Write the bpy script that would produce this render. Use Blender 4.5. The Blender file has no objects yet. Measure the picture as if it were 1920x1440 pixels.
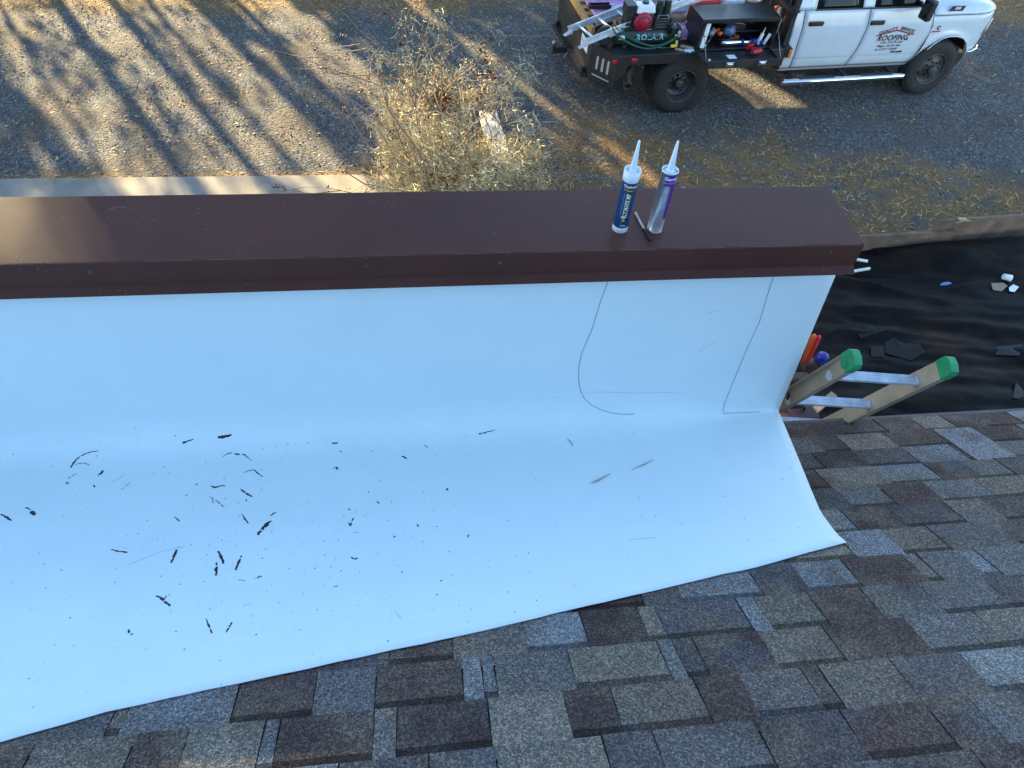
import bpy, bmesh, math, random
import numpy as np
from mathutils import Matrix, Vector, noise
random.seed(7); RNG = np.random.default_rng(11)
R = math.radians
scene = bpy.context.scene

# ------------------------------------------------------------------ camera
CAM = np.array([0.0, 0.0, 5.35])
ROT = np.array([[0.99175179, 0.04586346, -0.1196868],
                [-0.11132696, 0.77099108, -0.62703992],
                [0.06351923, 0.63519234, 0.76973762]])
cam_data = bpy.data.cameras.new('camera')
cam_data.sensor_width = 36.0
cam_data.lens = 1333.0 / 1920.0 * 36.0
cam_data.clip_start = 0.05
cam_data.clip_end = 2000
cam = bpy.data.objects.new('camera', cam_data)
scene.collection.objects.link(cam)
cam.matrix_world = Matrix([list(ROT[i]) + [float(CAM[i])] for i in range(3)] + [[0, 0, 0, 1]])
scene.camera = cam

# ------------------------------------------------------------------ light
SUN_EL = R(16.0)
SUN_DIR = Vector((-0.5 * math.cos(SUN_EL), 0.8660254 * math.cos(SUN_EL), math.sin(SUN_EL)))   # towards the sun
world = bpy.data.worlds.new('World'); scene.world = world; world.use_nodes = True
wn = world.node_tree.nodes; wl = world.node_tree.links
sky = wn.new('ShaderNodeTexSky'); sky.sky_type = 'NISHITA'; sky.sun_disc = False
sky.sun_elevation = SUN_EL
sky.sun_rotation = math.atan2(SUN_DIR.x, SUN_DIR.y)
sky.air_density = 1.0; sky.dust_density = 0.0; sky.ozone_density = 1.5
bg = wn['Background']; bg.inputs['Strength'].default_value = 0.085
wl.new(sky.outputs['Color'], bg.inputs['Color'])
sd = bpy.data.lights.new('sun', 'SUN'); sd.energy = 5.0; sd.angle = R(0.55); sd.color = (1.0, 0.79, 0.43)
sun = bpy.data.objects.new('sun', sd); scene.collection.objects.link(sun)
sun.rotation_euler = (-SUN_DIR).to_track_quat('-Z', 'Y').to_euler()
sun.location = (-14, 24, 12)
vs = scene.view_settings
vs.view_transform = 'Standard'; vs.look = 'None'; vs.gamma = 1.0; vs.use_curve_mapping = False
vs.exposure = 2.95
scene.cycles.use_denoising = True
scene.cycles.max_bounces = 6

# ------------------------------------------------------------------ helpers
COL = scene.collection

def pix(px, py):
    d = np.array([px - 960.0, 720.0 - py, -1333.0]); d = ROT @ d
    return d / np.linalg.norm(d)

def on_z(px, py, z):                       # where the line of sight meets a level plane
    r = pix(px, py); return CAM + r * ((z - CAM[2]) / r[2])

def on_y(px, py, y):
    r = pix(px, py); return CAM + r * (y / r[1])

class MB:
    """collects shapes, builds one mesh object"""
    def __init__(s): s.v = []; s.f = []; s.m = []; s.sm = []
    def add(s, verts, faces, mi=0, smooth=False):
        o = len(s.v); s.v += [tuple(map(float, p)) for p in verts]
        s.f += [tuple(i + o for i in f) for f in faces]
        s.m += [mi] * len(faces); s.sm += [smooth] * len(faces); return s
    def box(s, c, size, rot=None, mi=0, taper=1.0):
        hx, hy, hz = [q / 2 for q in size]; pts = []
        for z in (-1, 1):
            t = taper if z > 0 else 1.0
            for x, y in ((-1, -1), (1, -1), (1, 1), (-1, 1)):
                p = Vector((x * hx * t, y * hy * t, z * hz))
                if rot is not None: p = rot @ p
                pts.append((p.x + c[0], p.y + c[1], p.z + c[2]))
        return s.add(pts, [(3, 2, 1, 0), (4, 5, 6, 7), (0, 1, 5, 4), (1, 2, 6, 5), (2, 3, 7, 6), (3, 0, 4, 7)], mi)
    def b2(s, lo, hi, mi=0):
        return s.box([(a + b) / 2 for a, b in zip(lo, hi)], [b - a for a, b in zip(lo, hi)], mi=mi)
    def cyl(s, p0, p1, r0, r1=None, n=16, mi=0, cap=True, smooth=True, start=0.0):
        p0 = Vector(p0); p1 = Vector(p1); r1 = r0 if r1 is None else r1
        d = (p1 - p0).normalized(); a = d.orthogonal().normalized(); b = d.cross(a); pts = []
        for p, r in ((p0, r0), (p1, r1)):
            for i in range(n):
                t = 2 * math.pi * i / n + start; pts.append(p + a * (r * math.cos(t)) + b * (r * math.sin(t)))
        s.add(pts, [(i, (i + 1) % n, n + (i + 1) % n, n + i) for i in range(n)], mi, smooth)
        if cap:
            s.add(pts[:n], [tuple(range(n - 1, -1, -1))], mi); s.add(pts[n:], [tuple(range(n))], mi)
        return s
    def tube(s, path, rad, n=8, mi=0, cap=True):
        path = [Vector(p) for p in path]; k = len(path)
        rr = rad if hasattr(rad, '__len__') else [rad] * k
        pts = []; prev = None
        for i, p in enumerate(path):
            d = (path[min(i + 1, k - 1)] - path[max(i - 1, 0)])
            d = d.normalized() if d.length > 1e-9 else Vector((0, 0, 1))
            if prev is None: a = d.orthogonal().normalized()
            else:
                a = prev - d * prev.dot(d); a = a.normalized() if a.length > 1e-6 else d.orthogonal().normalized()
            prev = a; b = d.cross(a)
            for j in range(n):
                t = 2 * math.pi * j / n; pts.append(p + a * (rr[i] * math.cos(t)) + b * (rr[i] * math.sin(t)))
        fs = [(i * n + j, i * n + (j + 1) % n, (i + 1) * n + (j + 1) % n, (i + 1) * n + j) for i in range(k - 1) for j in range(n)]
        s.add(pts, fs, mi, True)
        if cap:
            s.add(pts[:n], [tuple(range(n - 1, -1, -1))], mi); s.add(pts[-n:], [tuple(range(n))], mi)
        return s
    def lathe(s, o, axis, prof, n=24, mi=0, smooth=True, capends=True):
        """prof: list of (distance along the axis, radius)"""
        o = Vector(o); d = Vector(axis).normalized(); a = d.orthogonal().normalized(); b = d.cross(a); pts = []
        for h, r in prof:
            for i in range(n):
                t = 2 * math.pi * i / n; pts.append(o + d * h + a * (r * math.cos(t)) + b * (r * math.sin(t)))
        k = len(prof)
        fs = [(i * n + j, i * n + (j + 1) % n, (i + 1) * n + (j + 1) % n, (i + 1) * n + j) for i in range(k - 1) for j in range(n)]
        s.add(pts, fs, mi, smooth)
        if capends:
            s.add(pts[:n], [tuple(range(n - 1, -1, -1))], mi); s.add(pts[-n:], [tuple(range(n))], mi)
        return s
    def prism(s, poly, lo, hi, axis='y', mi=0):
        """poly in the two other coordinates (x,z for y; y,z for x; x,y for z)"""
        def put(p, t):
            return {'y': (p[0], t, p[1]), 'x': (t, p[0], p[1]), 'z': (p[0], p[1], t)}[axis]
        n = len(poly); pts = [put(p, lo) for p in poly] + [put(p, hi) for p in poly]
        fs = [tuple(range(n)), tuple(range(2 * n - 1, n - 1, -1))] + [(i, n + i, n + (i + 1) % n, (i + 1) % n) for i in range(n)]
        return s.add(pts, fs, mi)
    def grid(s, rows, mi=0, smooth=True, flip=False):
        nr = len(rows); nc = len(rows[0]); pts = [p for r in rows for p in r]
        fs = []
        for i in range(nr - 1):
            for j in range(nc - 1):
                q = (i * nc + j, i * nc + j + 1, (i + 1) * nc + j + 1, (i + 1) * nc + j)
                fs.append(q[::-1] if flip else q)
        return s.add(pts, fs, mi, smooth)
    def build(s, name, mats, parent=None, fix=True, bevel=0.0, solid=0.0):
        me = bpy.data.meshes.new(name); me.from_pydata(s.v, [], s.f)
        for m in (mats if isinstance(mats, (list, tuple)) else [mats]): me.materials.append(m)
        me.polygons.foreach_set('material_index', s.m); me.polygons.foreach_set('use_smooth', s.sm)
        if fix:
            b = bmesh.new(); b.from_mesh(me); bmesh.ops.remove_doubles(b, verts=b.verts, dist=1e-5)
            bmesh.ops.recalc_face_normals(b, faces=b.faces); b.to_mesh(me); b.free()
        me.update()
        o = bpy.data.objects.new(name, me); COL.objects.link(o)
        if parent is not None: o.parent = parent
        if solid:
            md = o.modifiers.new('solid', 'SOLIDIFY'); md.thickness = solid; md.offset = -1
        if bevel:
            md = o.modifiers.new('bevel', 'BEVEL'); md.width = bevel; md.segments = 2; md.limit_method = 'ANGLE'; md.angle_limit = R(35)
        return o

def raw_mesh(name, verts, faces_flat, nv, mats, parent=None, mat_idx=None, smooth=False):
    """fast mesh of equal-sided faces from numpy arrays"""
    me = bpy.data.meshes.new(name); nf = len(faces_flat) // nv
    me.vertices.add(len(verts)); me.vertices.foreach_set('co', np.asarray(verts, np.float32).ravel())
    me.loops.add(len(faces_flat)); me.loops.foreach_set('vertex_index', np.asarray(faces_flat, np.int32))
    me.polygons.add(nf); me.polygons.foreach_set('loop_start', np.arange(0, nf * nv, nv, dtype=np.int32))
    if mat_idx is not None: me.polygons.foreach_set('material_index', np.asarray(mat_idx, np.int32))
    me.polygons.foreach_set('use_smooth', np.full(nf, smooth))
    for m in (mats if isinstance(mats, (list, tuple)) else [mats]): me.materials.append(m)
    me.update(calc_edges=True); me.validate()
    o = bpy.data.objects.new(name, me); COL.objects.link(o)
    if parent is not None: o.parent = parent
    return o

def thing(name, label, cat, loc=(0, 0, 0), rz=0.0, group=None):
    o = bpy.data.objects.new(name, None); COL.objects.link(o)
    o.location = loc; o.rotation_euler = (0, 0, rz); o.empty_display_size = 0.1
    o['label'] = label; o['category'] = cat
    if group: o['group'] = group
    return o

def tag(o, label, cat, group=None, kind=None):
    o['label'] = label; o['category'] = cat
    if group: o['group'] = group
    if kind: o['kind'] = kind
    return o

def struct(o): o['kind'] = 'structure'; return o

# ------------------------------------------------------------------ materials
def new_mat(name):
    m = bpy.data.materials.new(name); m.use_nodes = True
    return m, m.node_tree.nodes, m.node_tree.links, m.node_tree.nodes['Principled BSDF']

def ramp(nt, stops):
    r = nt.new('ShaderNodeValToRGB'); e = r.color_ramp.elements
    while len(e) < len(stops): e.new(0.5)
    for i, (p, c) in enumerate(stops):
        e[i].position = p; e[i].color = (*c, 1) if len(c) == 3 else c
    return r

def mat(name, col, rough=0.6, metal=0.0, var=0.12, scale=8.0, bump=0.0, bscale=60.0, coat=0.0, dirt=None, dirt_amt=0.0, spec=0.5, trans=0.0):
    """plain paint, metal or plastic with uneven tone, small relief and optional dirt"""
    m, n, l, b = new_mat(name)
    tc = n.new('ShaderNodeTexCoord')
    ns = n.new('ShaderNodeTexNoise'); ns.inputs['Scale'].default_value = scale; ns.inputs['Detail'].default_value = 5
    l.new(tc.outputs['Object'], ns.inputs['Vector'])
    lo = tuple(max(0, c * (1 - var)) for c in col); hi = tuple(min(1, c * (1 + var)) for c in col)
    rp = ramp(n, [(0.3, lo), (0.7, hi)]); l.new(ns.outputs['Fac'], rp.inputs['Fac']); out = rp.outputs['Color']
    if dirt is not None:
        n2 = n.new('ShaderNodeTexNoise'); n2.inputs['Scale'].default_value = scale * 0.6; n2.inputs['Detail'].default_value = 8; n2.inputs['Roughness'].default_value = 0.7
        l.new(tc.outputs['Object'], n2.inputs['Vector'])
        r2 = ramp(n, [(0.45, (0, 0, 0)), (0.75, (dirt_amt,) * 3)]); l.new(n2.outputs['Fac'], r2.inputs['Fac'])
        mx = n.new('ShaderNodeMix'); mx.data_type = 'RGBA'; l.new(r2.outputs['Color'], mx.inputs['Factor']); l.new(out, mx.inputs['A']); mx.inputs['B'].default_value = (*dirt, 1)
        out = mx.outputs['Result']
    l.new(out, b.inputs['Base Color'])
    b.inputs['Roughness'].default_value = rough; b.inputs['Metallic'].default_value = metal
    b.inputs['Specular IOR Level'].default_value = spec
    if coat: b.inputs['Coat Weight'].default_value = coat; b.inputs['Coat Roughness'].default_value = 0.08
    if trans: b.inputs['Transmission Weight'].default_value = trans
    if bump:
        n3 = n.new('ShaderNodeTexNoise'); n3.inputs['Scale'].default_value = bscale; n3.inputs['Detail'].default_value = 4
        l.new(tc.outputs['Object'], n3.inputs['Vector'])
        bp = n.new('ShaderNodeBump'); bp.inputs['Strength'].default_value = bump; bp.inputs['Distance'].default_value = 0.004
        l.new(n3.outputs['Fac'], bp.inputs['Height']); l.new(bp.outputs['Normal'], b.inputs['Normal'])
    return m

def island_mat(name, stops, rough=0.85, trans=0.0):
    """each loose piece takes its own tone"""
    m, n, l, b = new_mat(name)
    g = n.new('ShaderNodeNewGeometry'); rp = ramp(n, stops)
    l.new(g.outputs['Random Per Island'], rp.inputs['Fac']); l.new(rp.outputs['Color'], b.inputs['Base Color'])
    b.inputs['Roughness'].default_value = rough; b.inputs['Specular IOR Level'].default_value = 0.25
    if trans:
        b.inputs['Subsurface Weight'].default_value = 0.0
    return m

def shingle_mat(name, dark=1.0):
    m, n, l, b = new_mat(name)
    tc = n.new('ShaderNodeTexCoord'); oi = n.new('ShaderNodeObjectInfo')
    # broad bleed of tone across neighbouring tabs
    ns = n.new('ShaderNodeTexNoise'); ns.inputs['Scale'].default_value = 7.0; ns.inputs['Detail'].default_value = 3
    l.new(tc.outputs['Object'], ns.inputs['Vector'])
    bl = ramp(n, [(0.42, (0.0,) * 3), (0.66, (0.65,) * 3)]); l.new(ns.outputs['Fac'], bl.inputs['Fac'])
    ns2 = n.new('ShaderNodeTexNoise'); ns2.inputs['Scale'].default_value = 4.0; l.new(tc.outputs['Object'], ns2.inputs['Vector'])
    tone = ramp(n, [(0.35, (0.08, 0.057, 0.05)), (0.5, (0.185, 0.148, 0.11)), (0.65, (0.12, 0.12, 0.128))]); l.new(ns2.outputs['Fac'], tone.inputs['Fac'])
    mx = n.new('ShaderNodeMix'); mx.data_type = 'RGBA'
    l.new(bl.outputs['Color'], mx.inputs['Factor']); l.new(oi.outputs['Color'], mx.inputs['A']); l.new(tone.outputs['Color'], mx.inputs['B'])
    # granules
    vo = n.new('ShaderNodeTexVoronoi'); vo.inputs['Scale'].default_value = 260; l.new(tc.outputs['Object'], vo.inputs['Vector'])
    sp = n.new('ShaderNodeSeparateColor'); l.new(vo.outputs['Color'], sp.inputs['Color'])
    gr = ramp(n, [(0.0, (0.40, 0.40, 0.42)), (0.45, (0.76, 0.75, 0.77)), (0.8, (1.18, 1.16, 1.12)), (1.0, (2.0, 1.85, 1.65))])
    l.new(sp.outputs['Red'], gr.inputs['Fac'])
    mul = n.new('ShaderNodeMix'); mul.data_type = 'RGBA'; mul.blend_type = 'MULTIPLY'; mul.inputs['Factor'].default_value = 1.0
    l.new(mx.outputs['Result'], mul.inputs['A']); l.new(gr.outputs['Color'], mul.inputs['B'])
    mul2 = n.new('ShaderNodeMix'); mul2.data_type = 'RGBA'; mul2.blend_type = 'MULTIPLY'; mul2.inputs['Factor'].default_value = 1.0
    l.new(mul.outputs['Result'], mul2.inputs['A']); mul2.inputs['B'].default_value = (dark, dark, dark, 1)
    l.new(mul2.outputs['Result'], b.inputs['Base Color'])
    b.inputs['Roughness'].default_value = 0.95; b.inputs['Specular IOR Level'].default_value = 0.2
    bp = n.new('ShaderNodeBump'); bp.inputs['Strength'].default_value = 0.6; bp.inputs['Distance'].default_value = 0.002
    l.new(vo.outputs['Distance'], bp.inputs['Height']); bp.invert = True; l.new(bp.outputs['Normal'], b.inputs['Normal'])
    return m

def ground_mat():
    m, n, l, b = new_mat('gravel_yard')
    tc = n.new('ShaderNodeTexCoord'); at = n.new('ShaderNodeAttribute'); at.attribute_name = 'thatch'
    def ns(scale, det=5, rough=0.6):
        q = n.new('ShaderNodeTexNoise'); q.inputs['Scale'].default_value = scale; q.inputs['Detail'].default_value = det; q.inputs['Roughness'].default_value = rough
        l.new(tc.outputs['Object'], q.inputs['Vector']); return q
    vo = n.new('ShaderNodeTexVoronoi'); vo.inputs['Scale'].default_value = 42; l.new(tc.outputs['Object'], vo.inputs['Vector'])
    sp = n.new('ShaderNodeSeparateColor'); l.new(vo.outputs['Color'], sp.inputs['Color'])
    grav = ramp(n, [(0.0, (0.038, 0.039, 0.041)), (0.5, (0.09, 0.091, 0.092)), (1.0, (0.20, 0.20, 0.198))]); l.new(sp.outputs['Green'], grav.inputs['Fac'])
    dirt = ramp(n, [(0.3, (0.065, 0.050, 0.038)), (0.7, (0.135, 0.11, 0.085))]); l.new(ns(22).outputs['Fac'], dirt.inputs['Fac'])
    big = ramp(n, [(0.42, (0.05,) * 3), (0.62, (0.8,) * 3)]); l.new(ns(0.9, 6, 0.65).outputs['Fac'], big.inputs['Fac'])
    m1 = n.new('ShaderNodeMix'); m1.data_type = 'RGBA'; l.new(big.outputs['Color'], m1.inputs['Factor']); l.new(grav.outputs['Color'], m1.inputs['A']); l.new(dirt.outputs['Color'], m1.inputs['B'])
    th = ramp(n, [(0.3, (0.08, 0.045, 0.022)), (0.55, (0.25, 0.15, 0.062)), (0.75, (0.42, 0.265, 0.12))]); l.new(ns(60, 6, 0.7).outputs['Fac'], th.inputs['Fac'])
    m2 = n.new('ShaderNodeMix'); m2.data_type = 'RGBA'; l.new(at.outputs['Fac'], m2.inputs['Factor']); l.new(m1.outputs['Result'], m2.inputs['A']); l.new(th.outputs['Color'], m2.inputs['B'])
    l.new(m2.outputs['Result'], b.inputs['Base Color']); b.inputs['Roughness'].default_value = 0.95; b.inputs['Specular IOR Level'].default_value = 0.2
    bp = n.new('ShaderNodeBump'); bp.inputs['Strength'].default_value = 1.0; bp.inputs['Distance'].default_value = 0.012; bp.invert = True
    l.new(vo.outputs['Distance'], bp.inputs['Height'])
    bp2 = n.new('ShaderNodeBump'); bp2.inputs['Strength'].default_value = 0.8; bp2.inputs['Distance'].default_value = 0.02
    l.new(ns(14, 6, 0.65).outputs['Fac'], bp2.inputs['Height']); l.new(bp.outputs['Normal'], bp2.inputs['Normal'])
    l.new(bp2.outputs['Normal'], b.inputs['Normal'])
    return m

def membrane_mat():
    m, n, l, b = new_mat('white_membrane')
    tc = n.new('ShaderNodeTexCoord')
    ns = n.new('ShaderNodeTexNoise'); ns.inputs['Scale'].default_value = 3.0; ns.inputs['Detail'].default_value = 7; ns.inputs['Roughness'].default_value = 0.65
    l.new(tc.outputs['Object'], ns.inputs['Vector'])
    c = ramp(n, [(0.3, (0.70, 0.815, 0.825)), (0.7, (0.75, 0.86, 0.865))]); l.new(ns.outputs['Fac'], c.inputs['Fac'])
    # faint scuffs and grit
    mp = n.new('ShaderNodeMapping'); mp.inputs['Scale'].default_value = (14, 30, 30); mp.inputs['Rotation'].default_value = (0, 0, 0.5); l.new(tc.outputs['Object'], mp.inputs['Vector'])
    n2 = n.new('ShaderNodeTexNoise'); n2.inputs['Scale'].default_value = 2.2; n2.inputs['Detail'].default_value = 9; n2.inputs['Roughness'].default_value = 0.75; l.new(mp.outputs['Vector'], n2.inputs['Vector'])
    sc = ramp(n, [(0.64, (0,) * 3), (0.78, (0.45,) * 3)]); l.new(n2.outputs['Fac'], sc.inputs['Fac'])
    n3 = n.new('ShaderNodeTexNoise'); n3.inputs['Scale'].default_value = 2.2; l.new(tc.outputs['Object'], n3.inputs['Vector'])
    ms = ramp(n, [(0.45, (0,) * 3), (0.65, (1,) * 3)]); l.new(n3.outputs['Fac'], ms.inputs['Fac'])
    mm = n.new('ShaderNodeMath'); mm.operation = 'MULTIPLY'; l.new(sc.outputs['Color'], mm.inputs[0]); l.new(ms.outputs['Color'], mm.inputs[1])
    mx = n.new('ShaderNodeMix'); mx.data_type = 'RGBA'; l.new(mm.outputs[0], mx.inputs['Factor']); l.new(c.outputs['Color'], mx.inputs['A']); mx.inputs['B'].default_value = (0.36, 0.38, 0.40, 1)
    l.new(mx.outputs['Result'], b.inputs['Base Color']); b.inputs['Roughness'].default_value = 0.5; b.inputs['Specular IOR Level'].default_value = 0.35
    n4 = n.new('ShaderNodeTexNoise'); n4.inputs['Scale'].default_value = 5; n4.inputs['Detail'].default_value = 3; l.new(tc.outputs['Object'], n4.inputs['Vector'])
    bp = n.new('ShaderNodeBump'); bp.inputs['Strength'].default_value = 0.22; bp.inputs['Distance'].default_value = 0.02
    l.new(n4.outputs['Fac'], bp.inputs['Height']); l.new(bp.outputs['Normal'], b.inputs['Normal'])
    return m

def coping_mat():
    m, n, l, b = new_mat('brown_coping_metal')
    tc = n.new('ShaderNodeTexCoord')
    ns = n.new('ShaderNodeTexNoise'); ns.inputs['Scale'].default_value = 2.5; ns.inputs['Detail'].default_value = 6; l.new(tc.outputs['Object'], ns.inputs['Vector'])
    c = ramp(n, [(0.3, (0.070, 0.028, 0.021)), (0.7, (0.094, 0.038, 0.029))]); l.new(ns.outputs['Fac'], c.inputs['Fac'])
    # fine pale dust specks and short scratches
    n2 = n.new('ShaderNodeTexNoise'); n2.inputs['Scale'].default_value = 170; n2.inputs['Detail'].default_value = 2; l.new(tc.outputs['Object'], n2.inputs['Vector'])
    s1 = ramp(n, [(0.67, (0,) * 3), (0.74, (0.8,) * 3)]); l.new(n2.outputs['Fac'], s1.inputs['Fac'])
    n3 = n.new('ShaderNodeTexNoise'); n3.inputs['Scale'].default_value = 9; l.new(tc.outputs['Object'], n3.inputs['Vector'])
    s2 = ramp(n, [(0.5, (0.05,) * 3), (0.66, (1,) * 3)]); l.new(n3.outputs['Fac'], s2.inputs['Fac'])
    mm = n.new('ShaderNodeMath'); mm.operation = 'MULTIPLY'; l.new(s1.outputs['Color'], mm.inputs[0]); l.new(s2.outputs['Color'], mm.inputs[1])
    mx = n.new('ShaderNodeMix'); mx.data_type = 'RGBA'; l.new(mm.outputs[0], mx.inputs['Factor']); l.new(c.outputs['Color'], mx.inputs['A']); mx.inputs['B'].default_value = (0.30, 0.27, 0.24, 1)
    l.new(mx.outputs['Result'], b.inputs['Base Color'])
    rr = ramp(n, [(0.3, (0.36,) * 3), (0.7, (0.5,) * 3)]); l.new(ns.outputs['Fac'], rr.inputs['Fac']); l.new(rr.outputs['Color'], b.inputs['Roughness'])
    b.inputs['Specular IOR Level'].default_value = 0.12
    n4 = n.new('ShaderNodeTexNoise'); n4.inputs['Scale'].default_value = 3; l.new(tc.outputs['Object'], n4.inputs['Vector'])
    bp = n.new('ShaderNodeBump'); bp.inputs['Strength'].default_value = 0.1; bp.inputs['Distance'].default_value = 0.02
    l.new(n4.outputs['Fac'], bp.inputs['Height']); l.new(bp.outputs['Normal'], b.inputs['Normal'])
    return m

M = {}
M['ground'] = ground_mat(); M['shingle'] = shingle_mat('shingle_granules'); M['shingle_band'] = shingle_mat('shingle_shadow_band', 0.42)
M['asphalt_edge'] = mat('asphalt_edge', (0.012, 0.012, 0.013), 0.9)
M['membrane'] = membrane_mat(); M['coping'] = coping_mat()
M['tar'] = mat('black_tar', (0.012, 0.011, 0.011), 0.55, var=0.4, scale=60)
M['seam'] = mat('seam_line', (0.17, 0.26, 0.34), 0.7)
M['concrete'] = mat('old_concrete', (0.235, 0.215, 0.185), 0.9, var=0.18, scale=3, bump=0.5, bscale=80, dirt=(0.2, 0.16, 0.11), dirt_amt=0.6)
M['stucco'] = mat('wall_stucco', (0.45, 0.42, 0.37), 0.9, bump=0.5, bscale=90)
M['bark'] = mat('bark', (0.10, 0.08, 0.06), 0.95, var=0.4, scale=12, bump=0.8, bscale=30)
M['leaf'] = island_mat('tree_leaves', [(0.0, (0.03, 0.05, 0.015)), (0.5, (0.05, 0.075, 0.025)), (1.0, (0.08, 0.09, 0.035))])
M['pebble'] = island_mat('gravel_stones', [(0.0, (0.035, 0.036, 0.038)), (0.5, (0.10, 0.10, 0.10)), (0.85, (0.21, 0.208, 0.204)), (1.0, (0.45, 0.43, 0.39))])
M['litter'] = island_mat('dead_leaves', [(0.0, (0.13, 0.055, 0.025)), (0.4, (0.26, 0.14, 0.065)), (0.75, (0.42, 0.27, 0.13)), (1.0, (0.55, 0.42, 0.25))])
M['thatch'] = island_mat('dead_grass', [(0.0, (0.12, 0.075, 0.03)), (0.35, (0.28, 0.172, 0.07)), (0.7, (0.48, 0.30, 0.14)), (1.0, (0.66, 0.44, 0.21))])

# ------------------------------------------------------------------ ground
TH_LINE = [(-9, 7.3), (0.9, 7.4), (1.4, 8.3), (2.3, 9.0), (3.5, 8.75), (5.0, 8.4), (6.1, 8.3), (7.3, 8.1), (8.4, 7.7), (12, 7.2), (16, 7)]
def thatch_amount(x, y):
    """how much dead grass covers the gravel at a spot (0..1), arrays"""
    lx = np.array([p[0] for p in TH_LINE]); ly = np.array([p[1] for p in TH_LINE])
    nz = np.array([noise.noise(Vector((a * 0.9, b * 0.9, 0.3))) + 0.5 * noise.noise(Vector((a * 2.7, b * 2.7, 4.3))) for a, b in zip(x, y)])
    e = np.interp(x, lx, ly) + 0.8 * nz - y
    n5 = np.array([noise.noise(Vector((a * 3.1, b * 4.2, 6.1))) + .5 * noise.noise(Vector((a * 8, b * 9, 2.1))) for a, b in zip(x, y)])
    t = np.clip(e / 0.8 + 0.5, 0, 1) * np.clip(.72 + 1.1 * n5, .15, 1)
    t = np.where((x < 0.6), np.clip((np.minimum(8.05, 8.0) + 0.12 * nz - y) / 0.15, 0, 1) * 0.9, t)
    far = np.clip((y - 12.6 + 0.6 * nz + np.where(x < 1, 0.5, 0) + np.where(x > 10.2, 0.8, 0)) / 0.8, 0, 1)
    return np.maximum(t, far * 0.85)

xs = np.unique(np.concatenate([[-400, -200, -100, -60, -40, -30, -24, -20, -16, -13], np.arange(-11, 15.01, 0.09), [16, 18, 21, 25, 32, 45, 70, 120, 200, 400]]))
ys = np.unique(np.concatenate([[-400, -200, -100, -50, -25, -12, -6, -3, 0, 1.0], np.arange(2.5, 15.01, 0.09), [16, 18, 21, 25, 32, 45, 70, 120, 200, 400]]))
GX, GY = np.meshgrid(xs, ys)
gz = np.zeros(GX.size)
gx, gy = GX.ravel(), GY.ravel()
inn = (gx > -11) & (gx < 15) & (gy > 6.2) & (gy < 15)
idx = np.where(inn)[0]
gz[idx] = [0.012 * noise.noise(Vector((gx[i] * 1.3, gy[i] * 1.3, 2))) + 0.007 * noise.noise(Vector((gx[i] * 6, gy[i] * 6, 9))) for i in idx]
th = np.zeros(GX.size); th[idx] = thatch_amount(gx[idx], gy[idx]); th[(~inn)] = 0.6
nx, ny = len(xs), len(ys)
ii, jj = np.meshgrid(np.arange(ny - 1), np.arange(nx - 1), indexing='ij')
q = (ii * nx + jj).ravel()
ff = np.stack([q, q + 1, q + nx + 1, q + nx], 1).ravel()
ground = struct(raw_mesh('ground', np.stack([gx, gy, gz], 1), ff, 4, M['ground'], smooth=True))
a_ = ground.data.attributes.new('thatch', 'FLOAT', 'POINT'); a_.data.foreach_set('value', th.astype(np.float32))

def scatter(name, n, area, size, mats, kind, keep, zoff=0.0):
    """loose pieces lying on the ground: stones (octahedra) or blades/leaves (bent quads)"""
    x = RNG.uniform(area[0], area[1], n); y = RNG.uniform(area[2], area[3], n)
    k = keep(x, y); x, y = x[k], y[k]; n = len(x)
    s = RNG.uniform(size[0], size[1], n); a = RNG.uniform(0, 2 * np.pi, n)
    ca, sa = np.cos(a), np.sin(a)
    if kind == 'stone':
        base = np.array([[1, 0, 0], [0, .75, 0], [-1, 0, 0], [0, -.75, 0], [.1, .1, .6], [0, 0, -.3]])
        jit = RNG.uniform(.7, 1.25, (n, 6, 3)); v = base[None] * jit * s[:, None, None] * 0.5
        faces = np.array([[0, 1, 4], [1, 2, 4], [2, 3, 4], [3, 0, 4], [1, 0, 5], [2, 1, 5], [3, 2, 5], [0, 3, 5]]); nv = 3
    else:
        w = 0.1 if kind == 'blade' else 0.42
        lift = RNG.uniform(.05, .55 if kind == 'blade' else .35, n)
        v = np.zeros((n, 6, 3))
        for i, (px_, py_) in enumerate([(-.5, -.5), (0, -.6), (.5, -.15), (.5, .15), (0, .6), (-.5, .5)]):
            v[:, i, 0] = px_; v[:, i, 1] = py_ * w
            v[:, i, 2] = (px_ + .5) * lift * (1.0 if kind == 'blade' else (1 + (abs(py_) > .4) * .6)) + 0.03
        v *= s[:, None, None]
        faces = np.array([[0, 1, 4, 5], [1, 2, 3, 4]]); nv = 4
    rx = v[:, :, 0] * ca[:, None] - v[:, :, 1] * sa[:, None]; ry = v[:, :, 0] * sa[:, None] + v[:, :, 1] * ca[:, None]
    v[:, :, 0] = rx + x[:, None]; v[:, :, 1] = ry + y[:, None]; v[:, :, 2] += zoff
    m = v.shape[1]
    f = (faces[None] + (np.arange(n) * m)[:, None, None]).reshape(-1)
    o = raw_mesh(name, v.reshape(-1, 3), f, nv, mats); o['kind'] = 'stuff'
    return o

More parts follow.
